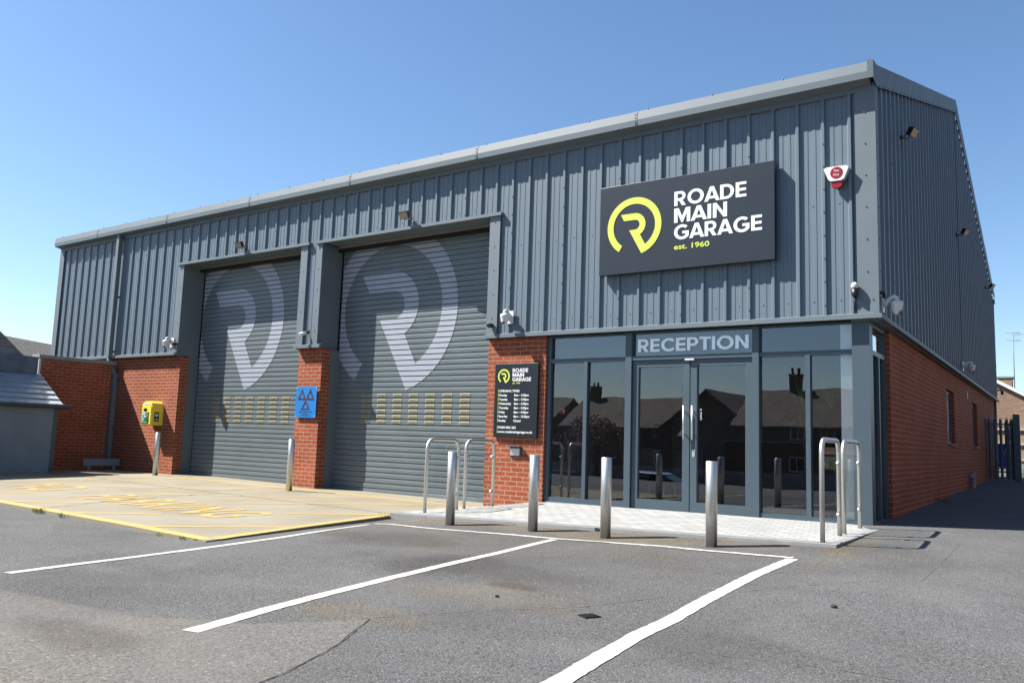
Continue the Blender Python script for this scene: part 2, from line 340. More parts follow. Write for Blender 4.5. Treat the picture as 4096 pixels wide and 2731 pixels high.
def thing(name, label, cat, loc=(0, 0, 0), group=None):
    o = D.objects.new(name, None); COL.objects.link(o); o.location = loc; o.empty_display_size = .2
    return tag(o, label, cat, group)
def copy_tree(o, parent=None):
    c = o.copy(); COL.objects.link(c); c.parent = parent
    for ch in [k for k in D.objects if k.parent == o]: copy_tree(ch, c)
    return c
FY = lambda y: (lambda u, v, t: (u, t, v))
def fill(loops, th=.004):                    # flat plate with holes from closed 2D loops
    cu_ = D.curves.new('c', 'CURVE'); cu_.dimensions = '2D'; cu_.fill_mode = 'BOTH'; cu_.extrude = th/2
    for lp in loops:
        sp = cu_.splines.new('POLY'); sp.points.add(len(lp)-1)
        for p, q in zip(sp.points, lp): p.co = (q[0], q[1], 0, 1)
        sp.use_cyclic_u = True
    o = D.objects.new('c', cu_); COL.objects.link(o); dg = bpy.context.evaluated_depsgraph_get()
    me = D.meshes.new_from_object(o.evaluated_get(dg)); D.objects.remove(o); return me
CAPH = {}
def text(body, off=.0, th=.006, sp=1.0):
    cu_ = D.curves.new('t', 'FONT'); cu_.body = body; cu_.size = 1; cu_.offset = off; cu_.extrude = th/2; cu_.resolution_u = 5; cu_.space_character = sp
    o = D.objects.new('t', cu_); COL.objects.link(o); dg = bpy.context.evaluated_depsgraph_get()
    me = D.meshes.new_from_object(o.evaluated_get(dg)); D.objects.remove(o); return me
def put_text(mb, body, x, z, w_, caph, y, off=.022, th=.004, sp=1.0, fn=None):
    """text standing on a wall facing -y: left edge x, baseline z, width w_, capital height caph"""
    me = text(body, off, .01, sp)
    if off not in CAPH:
        q = text('H', off, .01); CAPH[off] = (min(v.co.y for v in q.vertices), max(v.co.y for v in q.vertices))
    c0, c1 = CAPH[off]; x0 = min(v.co.x for v in me.vertices); x1 = max(v.co.x for v in me.vertices)
    sy = caph/(c1-c0); sx = (w_/(x1-x0)) if w_ else sy
    mb.add(me, fn or (lambda c: (x+(c.x-x0)*sx, y-(th if c.z > 0 else 0), z+(c.y-c0)*sy)))
    return (x1-x0)*sx
def glyph(ch):
    A = lambda cx, cy, r, a, b, n=18, ry=None: [(cx+r*math.cos(R(a+(b-a)*i/n)), cy+(ry or r)*math.sin(R(a+(b-a)*i/n))) for i in range(n+1)]
    if ch == 'I': return .21, [[(0, 0), (.21, 0), (.21, 1), (0, 1)]]
    if ch == 'E': return .63, [[(0, 0), (.63, 0), (.63, .18), (.21, .18), (.21, .41), (.61, .41), (.61, .59), (.21, .59), (.21, .82), (.63, .82), (.63, 1), (0, 1)]]
    if ch == 'T': return .72, [[(.255, 0), (.465, 0), (.465, .82), (.72, .82), (.72, 1), (0, 1), (0, .82), (.255, .82)]]
    if ch == 'N': return .80, [[(0, 0), (.21, 0), (.21, .66), (.60, 0), (.80, 0), (.80, 1), (.59, 1), (.59, .36), (.20, 1), (0, 1)]]
    if ch == 'M': return .96, [[(0, 0), (.21, 0), (.21, .63), (.44, 0), (.52, 0), (.75, .63), (.75, 0), (.96, 0), (.96, 1), (.69, 1), (.48, .42), (.27, 1), (0, 1)]]
    if ch == 'A': return .95, [[(0, 0), (.225, 0), (.29, .17), (.66, .17), (.725, 0), (.95, 0), (.595, 1), (.355, 1)], [(.355, .35), (.595, .35), (.475, .76)]]
    if ch == 'P': return .71, [[(0, 0), (.21, 0), (.21, .34)]+A(.38, .67, .33, -90, 90)+[(0, 1)], [(.21, .52)]+A(.37, .67, .15, -90, 90)+[(.21, .82)]]
    if ch == 'R': return .75, [[(0, 0), (.21, 0), (.21, .34), (.31, .34), (.50, 0), (.745, 0), (.525, .375)]+A(.39, .67, .33, -62, 90)+[(0, 1)], [(.21, .52)]+A(.38, .67, .15, -90, 90)+[(.21, .82)]]
    if ch == 'D': return .84, [[(0, 0)]+A(.36, .5, .48, -90, 90, 24, .5)+[(0, 1)], [(.21, .18)]+A(.36, .5, .27, -90, 90, 24, .32)+[(.21, .82)]]
    if ch == 'O': return 1.03, [A(.515, .5, .515, 0, 355, 40, .515), A(.515, .5, .30, 0, 355, 40, .325)]
    if ch == 'C': return .88, [A(.515, .5, .515, 42, 318, 36, .515)+A(.515, .5, .30, 318, 42, 36, .325)]
    if ch == 'G': return .95, [A(.515, .5, .515, 46, 325, 36, .515)+[(.95, .26), (.95, .56), (.53, .56), (.53, .38), (.74, .38), (.74, .285)]+A(.515, .5, .30, 308, 46, 30, .325)]
def put_caps(mb, word, x, z, w_, caph, y, th=.004):
    u = 0; out = []; prev = ''
    for ch in word:
        if prev: u += .095-(.07 if 'A' in (ch, prev) else 0)-(.03 if prev+ch in ('PT', 'TI') else 0)
        gw, lp = glyph(ch); out.append((u, lp)); u += gw; prev = ch
    sx = w_/u
    for u0, lp in out:
        me = fill([[(x+(a+u0)*sx, z+b*caph) for a, b in q] for q in lp], .01)
        mb.add(me, lambda c: (c.x, y-(th if c.z > 0 else 0), c.y))
def arc(cx, cz, r, a0, a1, n=40): return [(cx+r*math.cos(R(a0+(a1-a0)*i/n)), cz+r*math.sin(R(a0+(a1-a0)*i/n))) for i in range(n+1)]
def logo_loop(cx, cz, s):
    p = arc(0, 0, .4415, 236.5, -73.5, 70)
    p += [(-.079, -.055)] + arc(.017, .021, .0745, -90, 90, 14) + [(-.165, .0955), (-.218, .197)]
    p += arc(.01, .021, .177, 90, -60, 22)[0:] + [(.187, -.298)] + arc(0, 0, .341, -57.9, 236.0, 70)
    return [(cx+a*s, cz+b*s) for a, b in p]

# ================================================================ SETTING: ground
def grid(name, xs, ys, zf, mat, kind='structure'):
    b = bmesh.new(); V = [[b.verts.new((x, y, zf(x, y))) for x in xs] for y in ys]
    for j in range(len(ys)-1):
        for i in range(len(xs)-1):
            f = b.faces.new((V[j][i], V[j][i+1], V[j+1][i+1], V[j+1][i])); f.smooth = True
    me = D.meshes.new(name); b.to_mesh(me); b.free(); me.materials.append(mat)
    o = D.objects.new(name, me); COL.objects.link(o); tag(o, kind=kind); return o
def fr(a, b, s):
    n = max(1, int(round((b-a)/s))); return [a+(b-a)*i/n for i in range(n+1)]
bumpn = lambda x, y: .006*math.sin(1.3*x+.7*y)+.004*math.sin(2.9*x-1.7*y+1)+.003*math.sin(.8*x+4.1*y)
ztg = lambda x, y: z_tar(x, y)-.004+(bumpn(x, y)*.5 if y < -3.3 and x > -4.6 else 0)
xs = [-400, -150, -70, -40] + fr(-30, -8, .5) + fr(-7.8, 5, .2) + fr(5.5, 12, .5) + [16, 25, 45, 90, 200, 400]
ys = [-500, -200, -100, -60, -40, -28] + fr(-26.5, -11, .5) + fr(-10.8, 2, .2) + fr(2.4, 32, .4) + [45, 70, 120, 250, 600]
grid('tarmac', xs, ys, ztg, M['tar'])
# concrete forecourt slab, a solid with visible edge
def solid(name, outline, zf, th, mat, step=.4, kind='structure', parent=None):
    """sheet over a convex outline following zf, with a skirt th deep"""
    b = bmesh.new(); vs = [b.verts.new((x, y, 0)) for x, y in outline]; b.faces.new(vs)
    xs_ = [p[0] for p in outline]; ys_ = [p[1] for p in outline]
    k = math.ceil(min(xs_)/step)
    while k*step < max(xs_):
        bmesh.ops.bisect_plane(b, geom=b.verts[:]+b.edges[:]+b.faces[:], plane_co=(k*step, 0, 0), plane_no=(1, 0, 0)); k += 1
    k = math.ceil(min(ys_)/step)
    while k*step < max(ys_):
        bmesh.ops.bisect_plane(b, geom=b.verts[:]+b.edges[:]+b.faces[:], plane_co=(0, k*step, 0), plane_no=(0, 1, 0)); k += 1
    if th:
        r = bmesh.ops.extrude_face_region(b, geom=b.faces[:]); low = {v for v in r['geom'] if isinstance(v, bmesh.types.BMVert)}
    else: low = set()
    for v in b.verts: v.co.z = zf(v.co.x, v.co.y)-(th if v in low else 0)
    bmesh.ops.recalc_face_normals(b, faces=b.faces)
    me = D.meshes.new(name); b.to_mesh(me); b.free(); me.materials.append(mat)
    o = D.objects.new(name, me); COL.objects.link(o)
    if kind: tag(o, kind=kind)
    if parent: o.parent = parent
    return o
SLAB = [(-17.3, -5.45), (-12.5, -5.58), (-9.8, -5.66), (-6.5, -5.76), (-5.03, -5.88), (-5.36, -4.4), (-5.75, -2.45), (-5.95, -.9), (-6.0, .56), (-17.3, .56)]
solid('concrete_forecourt', SLAB, z_slab, .12, M['concrete'], .5)
PAVE = [(-5.72, -2.32), (.0, -2.32), (.0, .1), (-5.98, .1), (-5.94, -.9)]
solid('block_paving', PAVE, z_pave, .15, M['pave'], .3)
solid('paving_border', [(-5.74, -2.44), (.0, -2.44), (.0, -2.321), (-5.72, -2.321)], lambda x, y: z_pave(x, y)+.001, .15, M['pavedark'], .3)
solid('kerb_edging', [(-5.75, -2.50), (.06, -2.50), (.06, -2.441), (-5.74, -2.441)], lambda x, y: z_pave(x, y)+.002, .15, M['coping'], .3)
solid('kerb_edging', [(.001, -2.44), (.06, -2.44), (.06, .0), (.001, .0)], lambda x, y: z_pave(x, y)+.002, .15, M['coping'], .3)
def ribbon(mb, pts, wd, zf, dz=.004, jit=.0, step=.12, w2=None):
    L_, R_ = [], []; P = [Vector((p[0], p[1])) for p in pts]
    dense = []
    for i in range(len(P)-1):
        n = max(1, int((P[i+1]-P[i]).length/step))
        dense += [P[i]+(P[i+1]-P[i])*(k/n) for k in range(n)]
    dense.append(P[-1]); n = len(dense)
    for i, p in enumerate(dense):
        d = (dense[min(i+1, n-1)]-dense[max(i-1, 0)]).normalized(); q = Vector((-d.y, d.x))
        ww = lerp(wd, w2 if w2 else wd, i/max(1, n-1))/2
        a = p+q*(ww+random.uniform(-jit, jit)); c = p-q*(ww+random.uniform(-jit, jit))
        L_.append(mb.b.verts.new((a.x, a.y, zf(a.x, a.y)+dz))); R_.append(mb.b.verts.new((c.x, c.y, zf(c.x, c.y)+dz)))
    for i in range(n-1): mb.b.faces.new((R_[i], R_[i+1], L_[i+1], L_[i]))
    return mb
def marking(name, pts, wd, zf, mat, dz=.005, jit=.006, w2=None):
    return tag(ribbon(MB(), pts, wd, zf, dz, jit, .05, w2).build(name, mat), kind='structure')
ztl = lambda x, y: ztg(x, y)+.001
for pts, wa, wb in (([(-4.41, -7.97), (-4.53, -7.3), (-4.62, -6.6), (-4.71, -6.0), (-4.84, -5.1), (-5.24, -3.42)], .092, .08),
                    ([(-1.98, -8.13), (-2.14, -7.49), (-2.42, -6.06), (-2.49, -4.6), (-2.58, -3.38)], .11, .09),
                    ([(.07, -8.05), (.04, -7.6), (-.10, -6.5), (-.155, -5.2), (-.165, -4.3), (-.14, -3.29)], .118, .11)):
    marking('bay_line', pts, wa, ztl, M['whitepaint'], .003, .004, wb)
marking('bay_line', [(-5.26, -3.3), (-4.2, -3.38), (-3.17, -3.31), (-2.57, -3.32), (-1.41, -3.21), (-.94, -3.25), (-.14, -3.24)], .075, ztl, M['whitepaint'], .005, .008)
# yellow markings
for pts, wd in (([(-17.2, -5.38), (-12.5, -5.50), (-9.8, -5.58), (-6.5, -5.68), (-5.10, -5.80)], .15),
                ([(-5.12, -5.72), (-5.44, -4.4), (-5.83, -2.45), (-6.03, -.9), (-6.06, -.36)], .13),
                ([(-16.3, -.26), (-10.37, -.30), (-6.1, -.30)], .12), ([(-15.5, -5.3), (-15.45, -3.1), (-15.5, -1.0), (-15.6, -.35)], .09)):
    marking('yellow_border_line', pts, wd, z_slab, M['yellowpaint'], .002, .008)
H = [((-9.86, -5.5), (-9.24, -4.73)), ((-8.15, -5.6), (-7.45, -4.8)), ((-6.46, -5.68), (-5.46, -4.45)), ((-8.42, -3.33), (-6.46, -.45)),
     ((-10.2, -3.36), (-7.75, -.26)), ((-12.1, -3.25), (-9.45, -.45)), ((-13.92, -3.22), (-11.2, -.5)), ((-6.7, -3.5), (-5.76, -2.3)),
     ((-11.7, -5.5), (-11.15, -4.6)), ((-13.6, -5.4), (-12.9, -4.5)), ((-15.5, -5.3), (-13.9, -3.4)), ((-15.3, -3.0), (-13.2, -.5))]
for a, b in H: marking('yellow_hatch_line', [a, b], .09, z_slab, M['yellowpaint'], .0035, .006)
def ground_word(body, x0, w_, y0, y1, slant):
    me = text(body, .008, 0, 1.15)
    a = min(v.co.x for v in me.vertices); b = max(v.co.x for v in me.vertices); c = min(v.co.y for v in me.vertices); d = max(v.co.y for v in me.vertices)
    bm = bmesh.new(); bm.from_mesh(me); bmesh.ops.triangulate(bm, faces=bm.faces)
    for v in bm.verts:
        u, t = (v.co.x-a)/(b-a), (v.co.y-c)/(d-c); x = x0+w_*u+slant*t; y = lerp(y0, y1, t)-.06*u
        v.co = (x, y, z_slab(x, y)+.005)
    me2 = D.meshes.new('ground_lettering'); bm.to_mesh(me2); bm.free(); me2.materials.append(M['yellowpaint'])
    o = D.objects.new('ground_lettering', me2); COL.objects.link(o); tag(o, kind='structure')
ground_word('PARKING', -10.30, 3.55, -4.52, -3.54, .05)
ground_word('NO', -12.5, 1.15, -4.42, -3.34, -.25)
for pts in ([(-16.9, -2.02), (-12.85, -2.10), (-9.94, -2.2), (-5.85, -2.28)], [(-8.79, -5.64), (-9.68, -3.53), (-9.80, -2.2)], [(-13.3, -5.5), (-13.5, -2.1)], [(-10.4, -2.18), (-10.35, .2)]):
    marking('slab_joint', pts, .014, z_slab, M['crack'], .0065, .003)
# tarmac patches and trench joints
pp = [(-9.5, -11.5), (-6.2, -7.2), (-4.2, -7.75), (-2.6, -8.35), (-1.7, -7.6), (-1.42, -7.18), (-1.22, -7.6), (-1.02, -8.2), (-.6, -9.6), (-.1, -12)]
def wob(pts, a=.03, step=.15):
    out = []
    for i, p in enumerate(pts):
        q = pts[(i+1) % len(pts)]; n = max(1, int(math.dist(p, q)/step))
        for k in range(n): out.append((lerp(p[0], q[0], k/n)+random.uniform(-a, a), lerp(p[1], q[1], k/n)+random.uniform(-a, a)))
    return out
def sheet(name, pts, zf, mat, dz):
    b = bmesh.new(); b.faces.new([b.verts.new((x, y, 0)) for x, y in pts]); bmesh.ops.triangulate(b, faces=b.faces)
    for k in range(-40, 60):
        bmesh.ops.bisect_plane(b, geom=b.verts[:]+b.edges[:]+b.faces[:], plane_co=(k*.35, 0, 0), plane_no=(1, 0, 0))
        bmesh.ops.bisect_plane(b, geom=b.verts[:]+b.edges[:]+b.faces[:], plane_co=(0, k*.35-3, 0), plane_no=(0, 1, 0))
    for v in b.verts: v.co.z = zf(v.co.x, v.co.y)+dz
    bmesh.ops.recalc_face_normals(b, faces=b.faces)
    if sum(f.normal.z for f in b.faces) < 0: bmesh.ops.reverse_faces(b, faces=b.faces)
    me = D.meshes.new(name); b.to_mesh(me); b.free(); me.materials.append(mat)
    o = D.objects.new(name, me); COL.objects.link(o); return tag(o, kind='structure')
sheet('tarmac_patch', wob([(-14, -12), (-7.2, -8.3), (-4.6, -8.35), (-2.55, -8.12), (-1.9, -7.75), (-1.5, -7.25), (-1.22, -7.75), (-1.0, -8.3), (-.75, -9.4), (-.3, -12)], .012), ztl, M['tarpatch'], .001)
for pts, wd in (([(-7.2, -8.3), (-4.6, -8.36), (-2.55, -8.13), (-1.9, -7.76), (-1.5, -7.24)], .005), ([(-1.5, -7.24), (-1.22, -7.75), (-1.0, -8.3), (-.75, -9.4)], .006),
                ([(-.1, -5.0), (.22, -4.47), (.58, -3.99), (.96, -3.62), (1.0, -2.6), (.98, -1.24)], .004),
                ([(-.42, -5.43), (-.59, -5.76), (-.8, -6.15), (-1.1, -6.5), (-1.5, -7.2)], .005), ([(.2, -6.7), (.9, -6.5), (1.7, -6.45), (2.6, -6.9)], .004)):
    marking('tarmac_joint', pts, wd, ztl, M['crack' if wd == .006 else 'softcrack'], .002, .005)

# ================================================================ GARAGE BUILDING
G = thing('garage_building', 'grey ribbed steel garage with two roller doors, red brick base and glazed reception', 'building', (-10, 9, 0))
WZ0, WZ1 = 2.68, 5.66; XL = -20.38; P = 1/3.0; X0 = -.2595
def prof(a, b, anchor, flip=False):
    pts = []; k0 = int(math.floor((anchor-b)/P))-1; k1 = int(math.ceil((anchor-a)/P))+1
    for k in range(k1, k0-1, -1):
        x = anchor-k*P
        pts += [(x-.055, 0), (x-.037, .035), (x-.002, .035), (x+.016, 0)]
        for q in (.062, .165): pts += [(x+q, 0), (x+q+.004, .0045), (x+q+.049, .0045), (x+q+.053, 0)]
    out = []
    for (x, d), (x2, d2) in zip(pts, pts[1:]):
        if x <= a < x2: out.append((a, d+(d2-d)*(a-x)/(x2-x)))
        if a < x < b: out.append((x, d))
        if x < b <= x2: out.append((b, d+(d2-d)*(b-x)/(x2-x)))
    return out
def screw(mb, x, y, z, ax):
    a = Vector(ax); u = a.orthogonal().normalized(); v = a.cross(u); o = Vector((x, y, z))
    A = [mb.b.verts.new(o+(u*math.cos(PI*k/3)+v*math.sin(PI*k/3))*.0095) for k in range(6)]
    B = [mb.b.verts.new(o+a*.011+(u*math.cos(PI*k/3)+v*math.sin(PI*k/3))*.007) for k in range(6)]
    for k in range(6): mb.b.faces.new((A[k], A[(k+1) % 6], B[(k+1) % 6], B[k]))
    mb.b.faces.new(B)
mb = MB()
def clad_front(a, b, z0, z1=WZ1):
    pr = prof(a, b, X0); A = [mb.b.verts.new((x, -d, z0)) for x, d in pr]; B = [mb.b.verts.new((x, -d, z1)) for x, d in pr]
    for i in range(len(pr)-1): mb.b.faces.new((A[i], A[i+1], B[i+1], B[i]))
    for i in range(len(pr)-1):      # closed bottom so no light leaks in under the ribs
        pass
clad_front(XL, -14.74, WZ0); clad_front(-14.74, -10.74, 4.72); clad_front(-10.74, -10.16, WZ0); clad_front(-10.16, -6.03, 4.72); clad_front(-6.03, -.01, WZ0)
k = 0
while X0-k*P > XL+.2:
    x = X0-k*P; inside = -14.8 < x < -10.7 or -10.2 < x < -5.95; zb = 4.80 if inside else 2.82
    if k % 3 == 1:
        z = zb
        while z < 5.6: screw(mb, x-.02, -.035, z, (0, -1, 0)); z += .31
    screw(mb, x-.165, 0, zb+.06, (0, -1, 0))
    if not inside: screw(mb, x-.165, 0, 4.16, (0, -1, 0))
    k += 1
mb.build('front_cladding', M['clad'], G, recalc=False)
# side (gable) cladding on x = 0 facing +x
APY, SL = 9.1, .3208
ztop = lambda y: (5.70+SL*y) if y < APY else (5.70+SL*(2*APY-y))
mb = MB()
pr = prof(.0, 18.2, 1.118+.02)
pr2 = [];
for i, (y, d) in enumerate(pr):
    if i and pr[i-1][0] < APY < y: pr2.append((APY, 0))
    pr2.append((y, d))
A = [mb.b.verts.new((d, y, WZ0)) for y, d in pr2]; B = [mb.b.verts.new((d, y, ztop(y))) for y, d in pr2]
for i in range(len(pr2)-1): mb.b.faces.new((A[i], A[i+1], B[i+1], B[i]))
for j in range(18):
    y = 1.118+j; z = 2.85
    while z < ztop(y)-.25: screw(mb, .035, y, z, (1, 0, 0)); z += .42
    for yy in (y-.5, y-.17, y+.16):
        for z in (2.78, 4.2, 5.5): screw(mb, 0, yy, z, (1, 0, 0))
mb.build('side_cladding', M['cladside'], G, recalc=False)
mb = MB(); mb.quad((XL, 18.2, 0), (XL, 0.02, 0), (XL, 0.02, 5.68), (XL, 18.2, 5.68)).quad((XL, 18.2, 5.68), (XL, .02, 5.68), (XL, APY, 8.6), (XL, APY+.01, 8.6)); mb.quad((0, 18.2, 0), (XL, 18.2, 0), (XL, 18.2, 5.7), (0, 18.2, 5.7))
mb.build('rear_cladding', M['cladside'], G)
# drip trims at the foot of the cladding
mb = MB()
for a, b in ((XL, -14.70), (-10.78, -10.04), (-6.06, -.001)):
    mb = MB(); mb.box(a, b, -.075, .0, 2.615, 2.675); mb.quad((a, -.075, 2.675), (b, -.075, 2.675), (b, .02, 2.70), (a, .02, 2.70)); mb.build('drip_trim', M['trim'], G)
mb = MB(); mb.box(.0, .075, -.075, 18.25, 2.615, 2.672); mb.box(-.3, .0, .0, 18.2, 2.60, 2.613)
mb.build('drip_trim', M['trim'], G)
# corner flashings, jamb flashings
mb = MB()
mb.box(-.21, .043, -.043, -.038, 2.676, 5.66); mb.box(.038, .043, -.038, .075, 2.676, 5.72)
m_l = MB(); m_l.box(XL-.04, XL+.17, -.043, -.038, 2.676, 5.66); m_l.box(XL-.045, XL-.04, -.043, .1, 2.676, 5.66); m_l.build('corner_flashing', M['trim'], G)
for z in [2.8+.42*i for i in range(7)]:
    screw(mb, -.09, -.043, z, (0, -1, 0)); screw(mb, .043, .05, z, (1, 0, 0))
for x in (-.16, -.03): screw(mb, x, -.043, 2.86, (0, -1, 0))
mb.build('corner_flashing', M['trim'], G)
# head trim under the gutter
mb = MB(); mb.box(XL, .04, -.04, .0, 5.60, 5.70); mb.build('head_flashing', M['trim'], G)
for x0, x1, xi, sgn in ((-14.92, -14.722, -14.72, 1), (-10.762, -10.57, -10.76, -1), (-10.32, -10.142, -10.14, 1), (-6.048, -5.835, -6.05, -1)):
    mb = MB(); mb.box(x0, x1, -.045, -.036, 2.676, 4.715)
    xs0 = xi; xs1 = xi-.03*sgn
    mb.box(min(xs0, xs1), max(xs0, xs1), -.0355, .50, 2.60, 4.70)
    for q in range(5): screw(mb, (x0+x1)/2, -.045, 2.95+.41*q, (0, -1, 0))
    mb.build('door_jamb', M['reveal'], G)
for xi, sgn, hz in ((-14.72, 1, -.09), (-10.76, -1, -.1), (-10.07, 1, -.14), (-6.05, -1, -.14)):
    mb = MB(); mb.box(xi, xi-.05*sgn, .27, .52, hz-.05, 2.598); mb.build('door_guide', M['grey'] if False else M['trim'], G)
for a, b in ((-14.92, -10.50), (-10.30, -5.80)):
    mb = MB(); mb.box(a, b, -.085, -.003, 4.69, 4.745); mb.box(a+.2, b-.2, -.0025, .36, 4.70, 4.715); mb.build('door_lintel', M['trim'], G)
    mb = MB(); mb.box(a+.18, b-.18, .362, .372, 4.66, 4.72); mb.build('lintel_edge_strip', M['coping'], G)
    mb = MB(); mb.box(a+.15, b-.2, .375, .46, 4.60, 5.3); mb.box(a+.15, b-.2, .462, 1.3, 4.95, 5.0); mb.build('brush_seal', M['dark'], G)
# gutter: two-facet eaves box
gp = [(-.0, 5.655), (-.208, 5.70), (-.214, 5.79), (-.192, 5.925), (.05, 5.99), (.05, 5.66)]
mb = MB(); mb.prism(gp, lambda u, v, t: (t, u, v), XL-.06, .0)
for xj in (-3.25, -6.25, -9.3, -12.3, -15.3, -18.3):
    mb.prism([(-.002, 5.652), (-.211, 5.697), (-.218, 5.79), (-.196, 5.928), (-.14, 5.928), (-.14, 5.7)], lambda u, v, t: (t, u, v), xj-.06, xj)
    for (yy, zz) in ((-.216, 5.755), (-.213, 5.72), (-.213, 5.825), (-.205, 5.88)): screw(mb, xj-.03, yy, zz, (0, -1, .1))
q = XL+.3
while q < -.2: mb.tube([(q, -.19, 5.925), (q, -.19, 5.955)], .008, 6); q += 1.0
mb.build('eaves_gutter', M['trim'], G)
# verge flashing on the gable
mb = MB()
def vz(y, o): return (5.652+o+SL*y) if y <= APY else (5.652+o+SL*(2*APY-y))
ysv = [-.22]+fr(0, 18.2, .35)
ysv = sorted(set(ysv+[APY]))
T = [mb.b.verts.new((.062+.002*math.sin(i*2.1), y, max(5.93, vz(y, .29)))) for i, y in enumerate(ysv)]; Bv = [mb.b.verts.new((.055+.007*math.sin(i*2.7), y, vz(y, 0) if y >= 0 else 5.69)) for i, y in enumerate(ysv)]
T2 = [mb.b.verts.new((-.01, y, max(5.935, vz(y, .30)))) for y in ysv]
for i in range(len(ysv)-1): mb.b.faces.new((Bv[i], Bv[i+1], T[i+1], T[i])); mb.b.faces.new((T[i], T[i+1], T2[i+1], T2[i]))
mb.quad((.061, -.22, 5.69), (.061, -.22, 5.93), (-.01, -.228, 5.93), (-.01, -.228, 5.69))
for y in fr(.16, 18, P): screw(mb, .058, y, vz(y, .02), (1, 0, 0))
mb.build('verge_flashing', M['trim'], G)
mb = MB(); mb.prism([(-.12, 5.9), (APY, vz(APY, .27)), (18.35, 5.88), (18.35, 5.80), (APY, vz(APY, .19)), (-.12, 5.8)], lambda u, v, t: (t, u, v), XL, -.02); mb.build('roof', M['cladside'], G)
mb = MB(); mb.box(XL, .05, 18.2, 18.35, 5.66, 5.80); mb.build('rear_gutter', M['trim'], G)
# brick walls
mb = MB(); mb.box(XL, -14.72, .05, .268, -.3, 2.614)
mb.build('brick_base', M['brick'], G)
mb = MB(); mb.box(-10.738, -10.07, .05, .268, -.4, 2.614); mb.build('brick_pier', M['brick'], G)
mb = MB(); mb.box(-6.05, -4.915, .05, .268, -.4, 2.612); mb.build('brick_base', M['brick'], G)
mb = MB()
wy = [(6.95, 8.10), (11.56, 12.70)]; y = 1.12
for a, b in wy:
    mb.box(-.3, -.05, y, a, -.2, 2.598); mb.box(-.3, -.05, a, b, -.2, 1.14); mb.box(-.3, -.05, a, b, 2.225, 2.598); y = b
mb.box(-.3, -.05, y, 17.9, -.2, 2.598); mb.build('brick_base', M['brick'], G)
for a, b in wy:
    f = MB(); x0, x1 = -.17, -.12
    f.box(x0, x1, a, a+.05, 1.17, 2.225); f.box(x0, x1, b-.05, b, 1.17, 2.225); f.box(x0, x1, a+.05, b-.05, 1.17, 1.22); f.box(x0, x1, a+.05, b-.05, 2.175, 2.225); f.box(x0, x1, (a+b)/2-.02, (a+b)/2+.02, 1.22, 2.175)
    wn = f.build('window', M['frame'], G)
    s = MB(); s.box(-.15, -.142, a+.05, b-.05, 1.22, 2.175); s.build('pane', M['grey'], wn)
    s = MB(); s.box(-.16, .0, a-.04, b+.04, 1.142, 1.165); s.build('sill', M['coping'], wn)
    lg = fill([logo_loop(0, 0, .8)], .004); s = MB(); s.add(lg, lambda c: (-.138+c.z, (a+b)/2+c.x, 1.72+c.y)); s.build('logo', M['white'], wn)
mb = MB(); mb.box(-.052, -.04, 10.5, 10.62, 2.25, 2.42); mb.build('air_brick', M['black'], G)
# roller doors
def roller(x0, x1, zb, cx, cz, vx0, vpitch, vw):
    d = MB(); z = zb; yb = .50; pts = []
    while z < 4.99:
        pts += [(yb+.024, z), (yb+.024, z+.016), (yb, z+.018), (yb-.003, z+.048), (yb+.002, z+.050), (yb+.002, z+.053), (yb-.002, z+.056), (yb, z+.0985)]; z += .10
    pts.append((yb+.024, z))
    A = [d.b.verts.new((x0, y, q)) for y, q in pts]; B = [d.b.verts.new((x1, y, q)) for y, q in pts]
    for i in range(len(pts)-1): d.b.faces.new((A[i], B[i], B[i+1], A[i+1]))
    door = d.build('roller_door', M['shutter'], G, recalc=False)
    lg = fill([logo_loop(cx, cz, 3.67)], .002); b = bmesh.new(); b.from_mesh(lg)
    bmesh.ops.triangulate(b, faces=b.faces)
    geo = lambda: b.verts[:]+b.edges[:]+b.faces[:]
    bmesh.ops.bisect_plane(b, geom=geo(), plane_co=(x0+.03, 0, 0), plane_no=(1, 0, 0), clear_inner=True)
    bmesh.ops.bisect_plane(b, geom=geo(), plane_co=(0, 4.95, 0), plane_no=(0, 1, 0), clear_outer=True)
    z = zb
    while z < 5.0:
        for q in (0.0, .018): bmesh.ops.bisect_plane(b, geom=geo(), plane_co=(0, z+q, 0), plane_no=(0, 1, 0))
        z += .10
    kill = [f for f in b.faces if ((f.calc_center_median().y-zb) % .10) < .0175]
    bmesh.ops.delete(b, geom=kill, context='FACES')
    m2 = D.meshes.new('l'); b.to_mesh(m2); b.free()
    l = MB(); l.add(m2, lambda c: (c.x, yb-.006+c.z, c.y)); l.build('logo', M['vinyl'], door)
    for i in range(7):
        for j in range(6):
            x = vx0+i*vpitch; zz = 1.11+zb+.1-.0-.10*0+j*.10
            k = math.floor((1.115+j*.10-zb)/.10+.5)*.10+zb
            v = MB(); v.box(x, x+vw, yb-.009, yb-.002, k+.030, k+.080, .003)
            vf = v.build('vent', M['brass'], door)
            v = MB(); v.box(x+.016, x+vw-.016, yb-.0105, yb-.0092, k+.041, k+.069); v.build('pane', M['ventpane'], vf)
    m = MB(); m.box(x0, x1, yb-.02, yb+.02, zb-.04, zb+.002); m.build('bottom_bar', M['frame'], door)
    return door
roller(-14.68, -10.78, -.09, -13.43, 3.40, -14.02, .389, .215)
roller(-10.10, -6.03, -.14, -8.72, 3.363, -9.365, .400, .215)
# dark space behind doors
mb = MB(); mb.box(XL+.1, -5.0, 1.35, 1.4, -.3, 5.6); mb.build('inner_wall', M['dark'], G)

